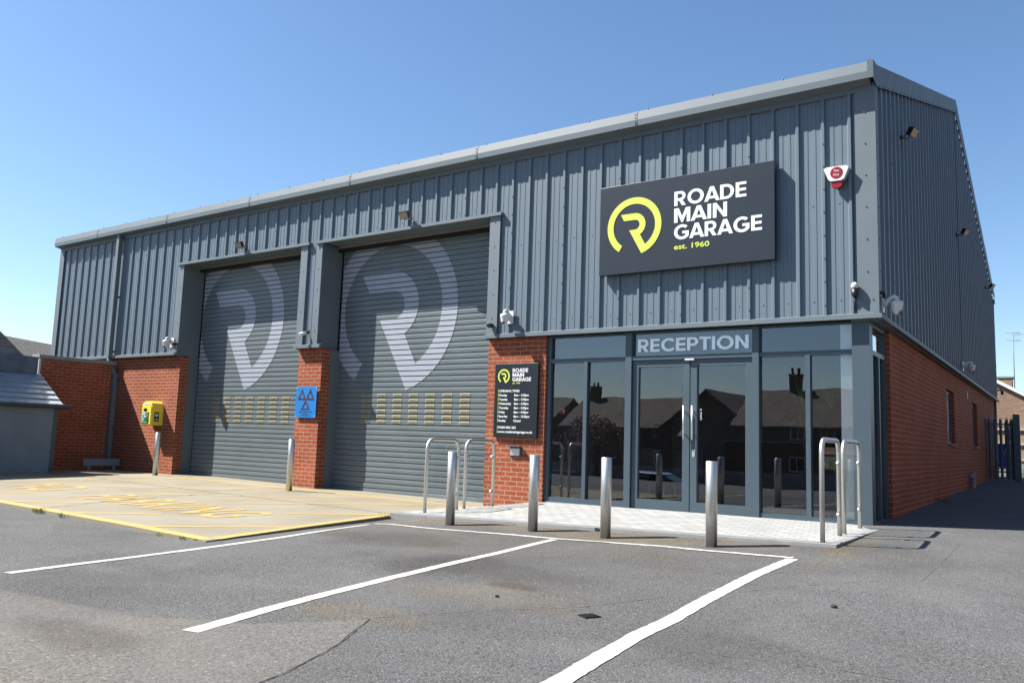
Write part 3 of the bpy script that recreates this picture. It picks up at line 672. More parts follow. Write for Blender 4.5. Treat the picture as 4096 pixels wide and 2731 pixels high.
# reception glazing
FY0, FY1, GY = .10, .20, .155
def bar(x0, x1, z0, z1, par, y0=FY0, y1=FY1, name='frame', mat='frame'):
    b = MB(); b.box(x0, x1, y0, y1, z0, z1, .004); return b.build(name, M[mat], par)
mb = MB()
mb.box(-4.912, -4.845, FY0, FY1, -.02, 2.612)
mb.box(-4.245, -4.185, FY0, FY1, .10, 2.19); mb.box(-3.525, -3.425, FY0-.02, FY1, -.02, 2.612)
mb.box(-1.605, -1.515, FY0-.02, FY1, -.02, 2.612); mb.box(-.905, -.845, FY0, FY1, .10, 2.19)
for a, b in ((-4.845, -3.525), (-1.515, -.31)): mb.box(a, b, FY0, FY1, .0, .10); mb.box(a, b, FY0, FY1, 2.19, 2.25); mb.box(a, b, FY0, FY1, 2.59, 2.612)
mb.box(-3.425, -1.605, FY0-.01, FY1, 2.19, 2.25); mb.box(-3.425, -1.605, FY0, FY1, 2.59, 2.612)
mb.box(-.31, -.10, .06, .26, -.02, 2.60)
gl = mb.build('glazed_screen', M['frame'], G)
mb = MB(); mb.box(-4.845, -.31, GY-.09, GY-.075, .0, .028); mb.build('sill', M['trim'], gl)
panes = [(-4.845, -4.245, .10, 2.19), (-4.185, -3.525, .10, 2.19), (-1.515, -.905, .10, 2.19), (-.845, -.31, .10, 2.19), (-4.845, -3.525, 2.25, 2.59), (-3.425, -1.605, 2.25, 2.59), (-1.515, -.31, 2.25, 2.59)]
for a, b, c, d in panes:
    t = MB(); y = GY+random.uniform(-.001, .001); t.quad((a, y, c), (b, y, c), (b, y, d), (a, y, d)); t.build('pane', M['glass'], gl)
# side return of the glazing
mb = MB()
mb.box(-.16, -.10, 1.04, 1.12, -.02, 2.60); mb.box(-.16, -.10, .26, 1.04, -.02, .08); mb.box(-.16, -.10, .26, 1.04, 2.19, 2.25); mb.box(-.16, -.10, .62, .68, .08, 2.19); mb.box(-.16, -.10, .26, 1.04, 2.55, 2.60)
gs = mb.build('glazed_screen', M['frame'], G)
for a, b, c, d in ((.26, .62, .08, 2.19), (.68, 1.04, .08, 2.19), (.26, 1.04, 2.25, 2.55)):
    t = MB(); t.quad((-.135, a, c), (-.135, b, c), (-.135, b, d), (-.135, a, d)); t.build('pane', M['glass'], gs)
# double entrance door
for a, b, hx in ((-3.425, -2.518, -2.585), (-2.512, -1.605, -2.455)):
    t = MB(); y0, y1 = .12, .17
    t.box(a+.004, a+.10, y0, y1, .01, 2.185); t.box(b-.10, b-.004, y0, y1, .01, 2.185); t.box(a+.10, b-.10, y0, y1, .01, .17); t.box(a+.10, b-.10, y0, y1, 2.09, 2.185)
    t.box(a+.10, a+.112, y0+.008, y1, .17, 2.09); t.box(b-.112, b-.10, y0+.008, y1, .17, 2.09)
    dr = t.build('entrance_door', M['frame'], G)
    t = MB(); t.quad((a+.11, .15, .17), (b-.11, .15, .17), (b-.11, .15, 2.09), (a+.11, .15, 2.09)); t.build('pane', M['glass'], dr)
    t = MB(); t.tube([(hx, .055, 1.04), (hx, .055, 1.52)], .014, 16); t.tube([(hx, .055, 1.12), (hx, .12, 1.12)], .009, 10); t.tube([(hx, .055, 1.44), (hx, .12, 1.44)], .009, 10); t.build('handle', M['steel'], dr)
    if hx > -2.5:
        t = MB(); t.box(hx-.02, hx+.02, .114, .12, .80, .90, .003); t.build('lock_plate', M['steel'], dr)
        t = MB()
        for i, ch in enumerate('PUSH'): put_text(t, ch, -2.376, 1.445-i*.042, .026, .034, .149, .03)
        t.build('lettering', M['whitetext'], dr)
t = MB(); t.box(-2.58, -2.44, .075, .10, 2.165, 2.19, .004); t.build('door_sensor', M['white'], G)
t = MB(); put_caps(t, 'RECEPTION', -3.352, 2.315, 1.68, .192, .150, .006)
t.build('reception_lettering', M['lavtext'], G)
# reception interior
t = MB(); t.box(-4.9, -.35, .28, 5, -.03, .012); t.build('interior_floor', M['carpet'], G)
t = MB(); t.box(-4.98, -4.9, .28, 5, 0, 2.6); t.box(-4.98, -.30, 5, 5.05, 0, 2.6); t.box(-.36, -.31, 1.15, 5, 0, 2.6); t.build('interior_wall', M['inwall'], G)
t = MB(); t.box(-4.98, -.18, .28, 5.05, 2.595, 2.60); t.build('interior_ceiling', M['carpet'], G)
t = MB(); t.box(-4.85, -1.6, .205, .215, 2.2, 2.59); t.build('spandrel_panel', M['sign'], G)
t = MB(); t.box(-.485, -.33, .215, .375, .013, 2.59); t.build('column', M['column'], G)
dk = thing('reception_desk', 'dark wooden reception desk standing behind the entrance doors', 'desk', (-2.2, 3.6, .012))
t = MB(); t.box(-3.2, -1.3, 3.4, 3.9, .012, 1.05, .01); t.build('desk_body', M['bark'], dk)
t = MB(); t.box(-3.25, -1.25, 3.32, 3.95, 1.052, 1.09, .008); t.build('desk_top', M['grey'], dk)
def armchair(x, y, lab):
    c = thing('waiting_chair', lab, 'chair', (x, y, .012), 'waiting chairs inside the reception')
    t = MB(); t.box(x-.25, x+.25, y-.25, y+.25, .40, .48, .02); t.build('seat', M['black'], c)
    t = MB(); t.box(x-.25, x+.25, y+.2, y+.26, .481, .90, .02); t.build('backrest', M['black'], c)
    for sx in (-1, 1):
        for sy in (-1, 1):
            t = MB(); t.tube([(x+sx*.22, y+sy*.2, .4), (x+sx*.24, y+sy*.23, .012)], .012, 8); t.build('leg', M['steel'], c)
armchair(-3.1, 1.3, 'black waiting chair seen through the left leaf of the entrance door')
armchair(-3.9, 1.5, 'black waiting chair behind the second glass panel from the brick pier')
def palm(x, y, h, lab, seed):
    rnd = random.Random(seed); c = thing('potted_palm', lab, 'plant', (x, y, .012), 'potted palms inside the reception')
    t = MB(); t.lathe([(.14, 0), (.19, .34), (.2, .34), (.2, .36), (.17, .36), (.16, .30)], (x, y, .012)); t.build('pot', M['black'], c)
    tr = MB(); lf = MB()
    for s_ in range(5):
        a = rnd.uniform(0, 2*PI); hh = h*rnd.uniform(.45, .8); tx, ty = x+.22*math.cos(a), y+.12*math.sin(a)
        tr.tube([(x+.03*math.cos(a), y+.03*math.sin(a), .35), ((x+tx)/2, (y+ty)/2, .35+hh*.5), (tx, ty, .35+hh)], [.018, .015, .012], 8)
        for k in range(22):
            b = rnd.uniform(0, 2*PI); L_ = rnd.uniform(.35, .6); e = rnd.uniform(.2, 1.35); d = Vector((math.cos(b)*math.cos(e), math.sin(b)*math.cos(e)*.55, math.sin(e)))
            p0 = Vector((tx, ty, .35+hh)); q = []
            for m_ in range(6):
                u = m_/5; p = p0+d*L_*u+Vector((0, 0, -.32*L_*u*u)); sd = Vector((-math.sin(b), math.cos(b), 0))*(.014*(1-u)+.002); q.append((lf.b.verts.new(p-sd), lf.b.verts.new(p+sd)))
            for (a1, a2), (b1, b2) in zip(q, q[1:]): lf.b.faces.new((a1, a2, b2, b1))
    tr.build('stem', M['bark'], c); lf.build('fronds', M['leaf'], c, recalc=False)
palm(-3.75, .62, 1.75, 'tall palm in a black pot behind the glass panels left of the entrance door', 3)
palm(-.95, .75, 1.7, 'palm behind the glass panels right of the entrance door beside the white column', 5)
nb = thing('notice_board', 'small red and white sign on the leftmost reception glass panel', 'sign', (-4.62, .17, 1.45))
t = MB(); t.box(-4.70, -4.60, .17, .175, 1.38, 1.48); t.build('panel', M['red'], nb); t = MB(); t.box(-4.645, -4.612, .165, .169, 1.41, 1.45); t.build('notice', M['white'], nb)
ld = thing('leaflet_stand', 'slim stand with a white sheet seen through the left door leaf', 'stand', (-2.9, .9, .012))
t = MB(); t.tube([(-2.9, .9, .012), (-2.9, .9, 1.1)], .015, 8); t.build('pole', M['steel'], ld); t = MB(); t.quad((-3.02, .85, 1.1), (-2.8, .85, 1.1), (-2.76, 1.0, 1.24), (-2.98, 1.0, 1.24)); t.build('sheet', M['column'], ld)

# ================================================================ SIGNS
sg = thing('main_sign', 'large dark sign panel reading ROADE MAIN GARAGE with a lime logo', 'sign', (-2.57, -.05, 3.47))
t = MB(); t.box(-3.89, -1.225, -.13, -.04, 3.47, 4.84, .004); t.build('panel', M['sign'], sg)
lm = fill([logo_loop(-3.312, 4.176, 1)], .004); t = MB(); t.add(lm, lambda c: (c.x, -.133+c.z, c.y)); t.build('logo', M['lime'], sg)
t = MB(); put_caps(t, 'ROADE', -2.672, 4.393, 1.062, .214, -.1302); put_caps(t, 'MAIN', -2.672, 4.143, .788, .214, -.1302); put_caps(t, 'GARAGE', -2.672, 3.893, 1.277, .214, -.1302)
t.build('lettering', M['whitetext'], sg)
t = MB(); put_text(t, 'est. 1960', -2.671, 3.749, .532, .076, -.1302, .022, .004); t.build('lettering', M['lime'], sg)

ob = thing('opening_times_board', 'black board with opening times and lime logo on the brick beside the reception', 'sign', (-5.44, .05, 1.0))
t = MB(); t.box(-5.862, -5.02, .0, .045, .996, 2.188, .003); t.build('panel', M['board'], ob)
lm = fill([logo_loop(-5.683, 1.983, .265)], .003); t = MB(); t.add(lm, lambda c: (c.x, -.003+c.z, c.y)); t.build('logo', M['lime'], ob)
t = MB(); Y = -.0003
put_caps(t, 'ROADE', -5.513, 2.045, .30, .062, Y, .002); put_caps(t, 'MAIN', -5.513, 1.972, .225, .061, Y, .002); put_caps(t, 'GARAGE', -5.513, 1.899, .362, .061, Y, .002)
rows = [('OPENING TIMES', None)]+[(a, b) for a, b in (('Monday', '8am \u2013 5:30pm'), ('Tuesday', '8am \u2013 5:30pm'), ('Wednesday', '8am \u2013 5:30pm'), ('Thursday', '8am \u2013 5:30pm'), ('Friday', '8am \u2013 4:30pm'), ('Saturday', '8am \u2013 12:30pm'), ('Sunday', 'Closed'))]
zr0 = 1.725
for i, (a, b) in enumerate(rows):
    z = zr0-i*.0685
    put_text(t, a, -5.762, z, None if b else .395, .036, Y, .024, .002)
    if b: put_text(t, b, -5.468, z, None, .036, Y, .024, .002)
put_text(t, '01604 862 262', -5.762, 1.135, .345, .037, Y, .024, .002); put_text(t, 'www.roademaingarage.co.uk', -5.762, 1.066, .665, .037, Y, .024, .002)
t.build('lettering', M['whitetext'], ob)
t = MB(); put_text(t, 'est. 1960', -5.513, 1.858, .15, .024, Y, .022, .002)
for i in range(8): t.box(-5.785, -5.777, -.002, -.0002, zr0-i*.0685-.008, zr0-i*.0685+.046)
for z in (1.135, 1.066): t.box(-5.785, -5.777, -.002, -.0002, z-.008, z+.044)
t.build('lettering', M['lime'], ob)

ms = thing('testing_station_sign', 'bright blue plate with three triangles on the central brick pier', 'sign', (-10.4, .05, 1.255))
rr = .02; X_0, X_1, Z_0, Z_1 = -10.70, -10.112, 1.255, 1.861
outl = arc(X_0+rr, Z_0+rr, rr, 180, 270, 5)+arc(X_1-rr, Z_0+rr, rr, 270, 360, 5)+arc(X_1-rr, Z_1-rr, rr, 0, 90, 5)+arc(X_0+rr, Z_1-rr, rr, 90, 180, 5)
pl = fill([outl], .006); t = MB(); t.add(pl, lambda c: (c.x, .008+c.z, c.y)); t.build('plate', M['blue'], ms)
def tri(cx, z0, w_, h, k=.53):
    o_ = [(cx-w_/2, z0), (cx+w_/2, z0), (cx, z0+h)]; cz = z0+h*.325; i_ = [(cx+(a-cx)*k, cz+(b-cz)*k) for a, b in o_]; return [o_, i_]
t = MB()
for cx, z0, w_, h in ((-10.525, 1.598, .243, .222), (-10.292, 1.598, .243, .222), (-10.410, 1.405, .262, .2)):
    t.add(fill(tri(cx, z0, w_, h), .003), lambda c: (c.x, .0030+c.z, c.y))
t.build('triangles', simple('shaded_brick_tone', (.13, .055, .04), .4, 0, .5, 9.), ms)  # mottled brown stands in for shaded brick showing through the triangles
t = MB(); put_text(t, 'VEHICLE TESTING STATION', -10.594, 1.352, .383, .022, .0048, .02, .002); put_text(t, 'APPROVED BY', -10.48, 1.318, .15, .011, .0048, .01, .002); put_text(t, 'THE VEHICLE INSPECTORATE', -10.56, 1.291, .31, .012, .0048, .01, .002)
t.build('lettering', simple('maroon_print', (.05, .02, .09), .5), ms)
t = MB()
for x in (X_0+.025, X_1-.025):
    for z in (Z_0+.025, Z_1-.025): t.lathe([(.009, 0), (.009, .025), (.006, .028)], (x, .03, z), (0, -1, 0), 10)
t.build('bolts', M['steel'], ms)

# letter flap
lf = thing('letter_plate', 'small grey hooded letter plate in the brick below the opening times board', 'letter box', (-5.44, .05, .70))
t = MB(); t.box(-5.545, -5.325, .03, .05, .69, .86, .004); t.build('frame', M['frame'], lf)
t = MB(); t.box(-5.56, -5.31, -.04, .029, .85, .86); t.build('hood', M['frame'], lf); t = MB(); t.box(-5.525, -5.345, .015, .029, .71, .825, .004); t.build('flap', M['steel'], lf)

# alarm box
al = thing('alarm_box', 'white and red shield shaped alarm box high on the cladding near the corner', 'alarm', (-.43, -.04, 4.33))
t = MB(); t.prism([(-.585, 4.60), (-.555, 4.625), (-.305, 4.62), (-.275, 4.595), (-.33, 4.455), (-.365, 4.43), (-.495, 4.43), (-.53, 4.455)], lambda u, v, q: (u, q, v), -.04, -.125); t.build('cover', M['white'], al)
t = MB(); t.prism([(-.515, 4.50), (-.345, 4.50), (-.365, 4.36), (-.40, 4.345), (-.46, 4.345), (-.49, 4.36)], lambda u, v, q: (u, q, v), -.041, -.11); t.build('strobe_lens', M['red'], al)
t = MB(); t.lathe([(.078, 0), (.078, .003)], (-.425, -.125, 4.535), (0, -1, 0), 28); t.build('badge', M['red'], al)
t = MB(); put_text(t, 'The', -.462, 4.548, .07, .03, -.1282, .0, .002); put_text(t, 'Guy', -.465, 4.497, .075, .03, -.1282, .0, .002); t.build('lettering', M['whitetext'], al)

# photocell / small sensor by the corner
ps = thing('ptz_sensor', 'small white topped black sensor on the ribbed wall beside the corner flashing', 'sensor', (-.235, -.04, 2.86)) 
t = MB(); t.lathe([(.03, 0), (.042, .01), (.042, .045), (.03, .07), (.006, .082)], (-.235, -.09, 3.0)); t.build('cap', M['white'], ps)
t = MB(); t.lathe([(.03, -.10), (.038, -.09), (.038, 0)], (-.235, -.09, 2.999)); t.box(-.25, -.22, -.085, -.036, 2.9, 2.94); t.tube([(-.235, -.08, 2.9), (-.235, -.06, 2.80), (-.235, -.04, 2.76)], .012, 8); t.build('housing', M['black'], ps)

# turret cameras on wall brackets
def turret(o, n, label, side):
    """o: point on the wall, n: outward normal"""
    n = Vector(n); o = Vector(o); s = Vector((-n.y, n.x, 0)); c = thing('security_camera', label, 'security camera', o, 'white turret cameras on the walls')
    f = lambda a, b, z: tuple(o+n*a+s*b+Vector((0, 0, z)))
    t = MB()
    def bx(a0, a1, b0, b1, z0, z1):
        vs = [t.b.verts.new(f(a, b, z)) for a in (a0, a1) for b in (b0, b1) for z in (z0, z1)]
        for q in ((0, 1, 3, 2), (4, 6, 7, 5), (0, 2, 6, 4), (1, 5, 7, 3), (0, 4, 5, 1), (2, 3, 7, 6)): t.b.faces.new([vs[i] for i in q])
    bx(0, .015, -.065, .065, -.12, .09); t.build('back_plate', M['white'], c)
    t = MB(); t.tube([f(.01, 0, -.03), f(.05, 0, .02), f(.10, 0, .062), f(.14, 0, .078), f(.16, 0, .065), f(.165, 0, .02)], [.05, .036, .028, .026, .026, .026], 14); t.build('arm', M['white'], c)
    t = MB(); t.lathe([(.03, .03), (.07, .01), (.075, -.03), (.068, -.04), (.064, -.055), (.06, -.10), (.045, -.135), (.02, -.155), (.004, -.16)], f(.165, 0, 0), (0, 0, 1), 24); b_ = t.build('body', M['white'], c)
    dd = (n*.75+s*side*.35+Vector((0, 0, -.75))).normalized(); q = Vector(f(.165, 0, -.09))+dd*.052
    t = MB(); t.lathe([(.034, -.01), (.034, .008), (.028, .014)], q, dd, 18); t.build('lens_ring', M['coping'], b_)
    e = dd.cross(Vector((0, 0, 1))).normalized(); t = MB(); t.lathe([(.010, 0), (.010, .004)], q+dd*.0145+e*.014, dd, 10); t.lathe([(.010, 0), (.010, .004)], q+dd*.0145-e*.014, dd, 10); t.build('lens', M['black'], b_)
    return c
turret((-14.93, -.045, 2.92), (0, -1, 0), 'white turret camera above the brick left of the first roller door', .3)
turret((-5.57, -.037, 2.96), (0, -1, 0), 'white turret camera above the brick beside the second roller door', .3)
turret((.045, .16, 2.83), (1, 0, 0), 'white turret camera on the side wall just round the building corner', -.4)
turret((.037, 9.0, 2.86), (1, 0, 0), 'farther white turret camera above the side windows', -.4)
c = thing('light_sensor', 'small black sensor on the corner flashing behind the corner camera', 'sensor', (.045, .05, 2.92)); t = MB(); t.box(.044, .10, .04, .09, 2.93, 2.97, .005); t.lathe([(.02, 0), (.02, -.05), (.01, -.06)], (.085, .065, 2.93)); t.build('housing', M['black'], c)
# small downlight domes / bullet cameras
def dome(o, lab):
    c = thing('dome_light', lab, 'wall light', o, 'small black domes on the door jambs'); o = Vector(o)
    t = MB(); t.lathe([(.06, 0), (.06, .008), (.054, -.03), (.03, -.055), (.004, -.062)], o+Vector((0, -.06, 0))); t.box(o.x-.03, o.x+.03, o.y-.055, o.y, o.z-.02, o.z+.006); t.build('housing', M['black'], c)
dome((-5.93, -.047, 2.84), 'small black dome on the jamb beside the right roller door camera')
dome((-14.76, -.047, 2.88), 'small black dome on the jamb beside the left roller door camera')
c = thing('bullet_camera', 'small white bullet camera on the flashing between the two roller doors', 'security camera', (-10.44, -.04, 2.9))
t = MB(); t.tube([(-10.50, -.19, 2.875), (-10.42, -.08, 2.91)], .032, 14); t.build('body', M['white'], c); t = MB(); t.lathe([(.04, 0), (.03, .03)], (-10.41, -.036, 2.93), (0, -1, 0)); t.tube([(-10.41, -.05, 2.93), (-10.42, -.09, 2.92)], .012, 8); t.build('mount', M['black'], c)
# floodlights
def flood(o, n, lab, tilt=.55):
    n = Vector(n).normalized(); o = Vector(o); s = Vector((-n.y, n.x, 0)); c = thing('floodlight', lab, 'floodlight', o, 'floodlights on the cladding')
    d = (n*math.cos(tilt)-Vector((0, 0, 1))*math.sin(tilt)).normalized(); u = s.cross(d).normalized(); q = o+n*.17+Vector((0, 0, .03))
    def bx(t, a0, a1, b0, b1, c0, c1):
        vs = [t.b.verts.new(q+s*b+u*z+d*a) for a in (a0, a1) for b in (b0*(.8 if a == a0 else 1), b1*(.8 if a == a0 else 1)) for z in (c0*(.8 if a == a0 else 1), c1*(.8 if a == a0 else 1))]
        for k in ((0, 1, 3, 2), (4, 6, 7, 5), (0, 2, 6, 4), (1, 5, 7, 3), (0, 4, 5, 1), (2, 3, 7, 6)): t.b.faces.new([vs[i] for i in k])
    t = MB(); bx(t, -.05, .03, -.10, .10, -.068, .068); t.build('housing', M['black'], c)
    t = MB(); bx(t, .0302, .033, -.088, .088, -.056, .056); t.build('lens', M['lamp'], c)
    t = MB()
    for k in (-1, 1): t.tube([tuple(o+s*.05*k), tuple(o+n*.06+s*.05*k-Vector((0, 0, .03))), tuple(q+s*.07*k-u*.04)], .008, 6)
    t.lathe([(.035, 0), (.035, .03)], o-n*.002, n, 12); t.build('bracket', M['black'], c)
    return c
flood((-12.55, -.037, 4.86), (0, -1, 0), 'black floodlight above the left roller door')
flood((-7.86, -.037, 4.90), (0, -1, 0), 'black floodlight with a bright face above the right roller door')
flood((.037, 1.9, 5.60), (1, -.25, 0), 'nearest black floodlight high on the side wall')
flood((.037, 8.7, 5.68), (1, -.25, 0), 'middle one of three floodlights along the side wall')
flood((.037, 15.4, 5.68), (1, -.25, 0), 'farthest of the three floodlights on the side wall near the rear corner')

# downpipe
dp = thing('downpipe', 'grey steel downpipe running from the gutter to the ground beside the left brick wall', 'downpipe', (-17.42, -.1, -.09))
t = MB(); t.box(-17.49, -17.37, -.16, -.055, 2.62, 5.70, .008); t.build('upper_pipe', M['trim'], dp)
t = MB(); t.tube([(-17.43, -.105, 2.66), (-17.43, -.10, 2.5), (-17.30, -.03, 2.32), (-17.25, -.01, 2.2)], .05, 12); t.build('offset_bend', M['trim'], dp)
t = MB(); t.box(-17.30, -17.20, -.065, .045, -.1, 2.24, .008); t.build('lower_pipe', M['trim'], dp)
for z in (.9, 2.05, 2.75, 4.1): t = MB(); t.box(-17.36 if z > 2.3 else -17.19, -17.32 if z > 2.3 else -17.15, -.07 if z > 2.3 else -.01, -.037 if z > 2.3 else .049, z, z+.05); t.build('pipe_clip', M['frame'], dp)

# defibrillator cabinet
df = thing('defibrillator_cabinet', 'yellow round topped defibrillator cabinet on the sunlit brick wall', 'cabinet', (-15.33, .05, 1.02))
cx = -15.41; oc = [(-15.605, 1.02), (-15.215, 1.02), (-15.215, 1.46)]+arc(-15.41, 1.46, .195, 0, 180, 20)[1:-1]+[(-15.605, 1.46)]
oc = [(x, z if z <= 1.46 else 1.46+(z-1.46)*.55) for x, z in oc]
t = MB(); t.prism(oc, lambda u, v, q: (u, q, v), .049, -.235); t.build('cabinet_shell', M['yellowbox'], df)
t = MB(); t.box(-15.59, -15.235, -.245, -.236, 1.035, 1.45, .003); dd_ = t.build('door', M['yellowbox'], df)
t = MB(); t.prism([(x, z) for x, z in [(-15.53, 1.475)]+[(a, 1.475+(b-1.46)*.42) for a, b in arc(-15.41, 1.46, .13, 10, 170, 12)][::-1]+[(-15.29, 1.475)]], lambda u, v, q: (u, q, v), -.2355, -.240); t.build('lamp_window', M['white'], df)
t = MB(); o2 = [(-15.455+.075*math.cos(a), 1.365+.036*math.sin(a)) for a in [2*PI*k/24 for k in range(24)]]; t.prism(o2, lambda u, v, q: (u, q, v), -.2455, -.249); t.build('viewing_window', M['black'], dd_)
t = MB(); t.box(-15.59, -15.31, -.2485, -.2455, 1.05, 1.31); t.build('label', M['green'], dd_)
t = MB()
for i in range(6): t.box(-15.58, -15.58+(.15, .12, .05, .12, .10, .08)[i], -.2498, -.2487, 1.285-i*.034-(.014 if i == 0 else .006), 1.285-i*.034+.008)
t.box(-15.59, -15.31, -.2498, -.2487, 1.085, 1.09); t.build('label_print', M['whitetext'], dd_)
t = MB(); t.box(-15.375, -15.325, -.262, -.2457, 1.12, 1.33, .006); t.tube([(-15.35, -.27, 1.22), (-15.43, -.30, 1.19)], .01, 8); t.build('keypad_lock', M['steel'], dd_)
t = MB(); t.box(-15.2145, -15.212, -.17, -.05, 1.10, 1.315); t.build('badge', M['darkgreen'], df)
hp = [];
for k in range(28):
    a = 2*PI*k/28; hp.append((.0028*16*math.sin(a)**3, .0028*(13*math.cos(a)-5*math.cos(2*a)-2*math.cos(3*a)-math.cos(4*a))))
t = MB(); t.prism([(-.11+u, 1.245+v) for u, v in hp], lambda u, v, q: (q, u, v), -15.2118, -15.2105); t.box(-15.2118, -15.2105, -.155, -.065, 1.155, 1.165); t.box(-15.2118, -15.2105, -.155, -.065, 1.125, 1.137); t.build('badge_heart', M['white'], df)
t = MB(); t.prism([(-.10, 1.275), (-.118, 1.24), (-.110, 1.24), (-.118, 1.205), (-.102, 1.248), (-.110, 1.248)], lambda u, v, q: (q, u, v), -15.2102, -15.2095); t.build('badge_bolt', M['red'], df)

# ================================================================ bollards, hoops
def bollard(x, y, zf, h, lab, grp='stainless steel bollards'):
    z = zf(x, y); c = thing('bollard', lab, 'bollard', (x, y, z), grp)
    t = MB(); t.lathe([(.057, -.02), (.057, h-.004), (.053, h), (.001, h+.001)], (x, y, z), (0, 0, 1), 36); t.build('post', M['steel'], c)
    return c
for x, y, h, lab in ((-1.02, -2.95, .835, 'stainless steel bollard nearest the right end of the reception, first from the right'), (-2.21, -2.94, .853, 'stainless steel bollard in front of the left entrance door leaf and its side panel'),
                     (-3.18, -2.88, .862, 'stainless steel bollard in front of the brick beside the reception'), (-4.37, -2.91, .889, 'stainless steel bollard overlapping the left hoop barrier')):
    bollard(x, y, z_tar, h, lab)
bollard(-9.83, -.77, z_slab, .927, 'stainless steel bollard beside the central brick pier')
bollard(-14.56, -.44, z_slab, .923, 'stainless steel bollard under the yellow cabinet')
def hoop(a, b, h, lab):
    za, zb = z_pave(*a), z_pave(*b); A = Vector((a[0], a[1], za)); B = Vector((b[0], b[1], zb)); zt = (za+zb)/2+h-.024; d = Vector((B.x-A.x, B.y-A.y, 0)).normalized(); r = .13
    c = thing('hoop_barrier', lab, 'barrier', A, 'stainless hoop barriers with glass infill')
    path = [A-Vector((0, 0, .02)), Vector((A.x, A.y, zt-r))]
    for k in range(1, 9): an = PI/2*k/8; path.append(Vector((A.x, A.y, zt-r))+d*r*(1-math.cos(an))+Vector((0, 0, r*math.sin(an))))
    for k in range(0, 9): an = PI/2*k/8; path.append(Vector((B.x, B.y, zt-r))-d*r*(1-math.sin(an))+Vector((0, 0, r*math.cos(an))))
    path.append(B-Vector((0, 0, .02)))
    t = MB(); t.tube(path, .0242, 20); t.build('hoop_tube', M['steel'], c)
    n = Vector((-d.y, d.x, 0)); ins = .05; L_ = (Vector((B.x, B.y))-Vector((A.x, A.y))).length
    z0, z1 = max(za, zb)+.09, zt-.075
    pts = [(ins, z0), (L_-ins, z0), (L_-ins, z1-.07), (L_-ins-.07, z1), (ins+.07, z1), (ins, z1-.07)]
    t = MB(); t.prism(pts, lambda u, v, q: tuple(Vector((A.x, A.y, v))+d*u+n*q), -.005, .005); t.build('glass_panel', M['clear'], c)
    for u in (ins-.005, L_-ins+.005):
        for z in (z0+.13, z1-.17):
            t = MB(); t.lathe([(.021, -.016), (.024, -.012), (.024, .012), (.021, .016)], Vector((A.x, A.y, z))+d*u, n, 14); t.build('glass_clamp', M['steel'], c)
hoop((-.10, -2.36), (-.13, -1.52), 1.035, 'stainless hoop barrier at the front right corner of the paving')
hoop((-.14, -1.27), (-.15, -.42), 1.035, 'stainless hoop barrier on the right edge of the paving, nearer the glazing')
hoop((-5.448, -2.125), (-5.433, -1.44), 1.028, 'stainless hoop barrier at the front left corner of the paving')
hoop((-5.46, -1.225), (-5.42, -.57), 1.02, 'stainless hoop barrier on the left edge of the paving, nearer the brick')

# drain cover lying on the tarmac
gr = thing('drain_grate', 'small dark slatted drain cover in the tarmac between the bay lines', 'drain cover', (-.55, -6.26, ztg(-.55, -6.26)))
t = MB(); base = Vector((-.555, -6.26, ztg(-.555, -6.26)+.004)); ca, sa = math.cos(R(-28)), math.sin(R(-28))
for k in range(6):
    u0 = -.045+k*.0155
    q = [(u0, -.05), (u0+.010, -.05), (u0+.010, .05), (u0, .05)]
    t.prism([(base.x+a*ca-b*sa, base.y+a*sa+b*ca) for a, b in q], lambda u, v, w_: (u, v, w_), base.z-.01, base.z+.006)
for v0 in (-.056, .046):
    q = [(-.05, v0), (.05, v0), (.05, v0+.010), (-.05, v0+.010)]; t.prism([(base.x+a*ca-b*sa, base.y+a*sa+b*ca) for a, b in q], lambda u, v, w_: (u, v, w_), base.z-.01, base.z+.004)
t.build('grate', M['black'], gr)

# low guard board by the left wall
gb = thing('guard_rail', 'low grey board on two short posts in the shaded corner', 'guard rail', (-16.75, -.45, -.07))
t = MB(); t.box(-16.80, -16.75, -.86, .01, .045, .205, .004); t.build('board', M['render'], gb)
for y in (-.72, -.12): t = MB(); t.box(-16.79, -16.755, y-.03, y+.03, -.08, .044); t.build('post', M['render'], gb)

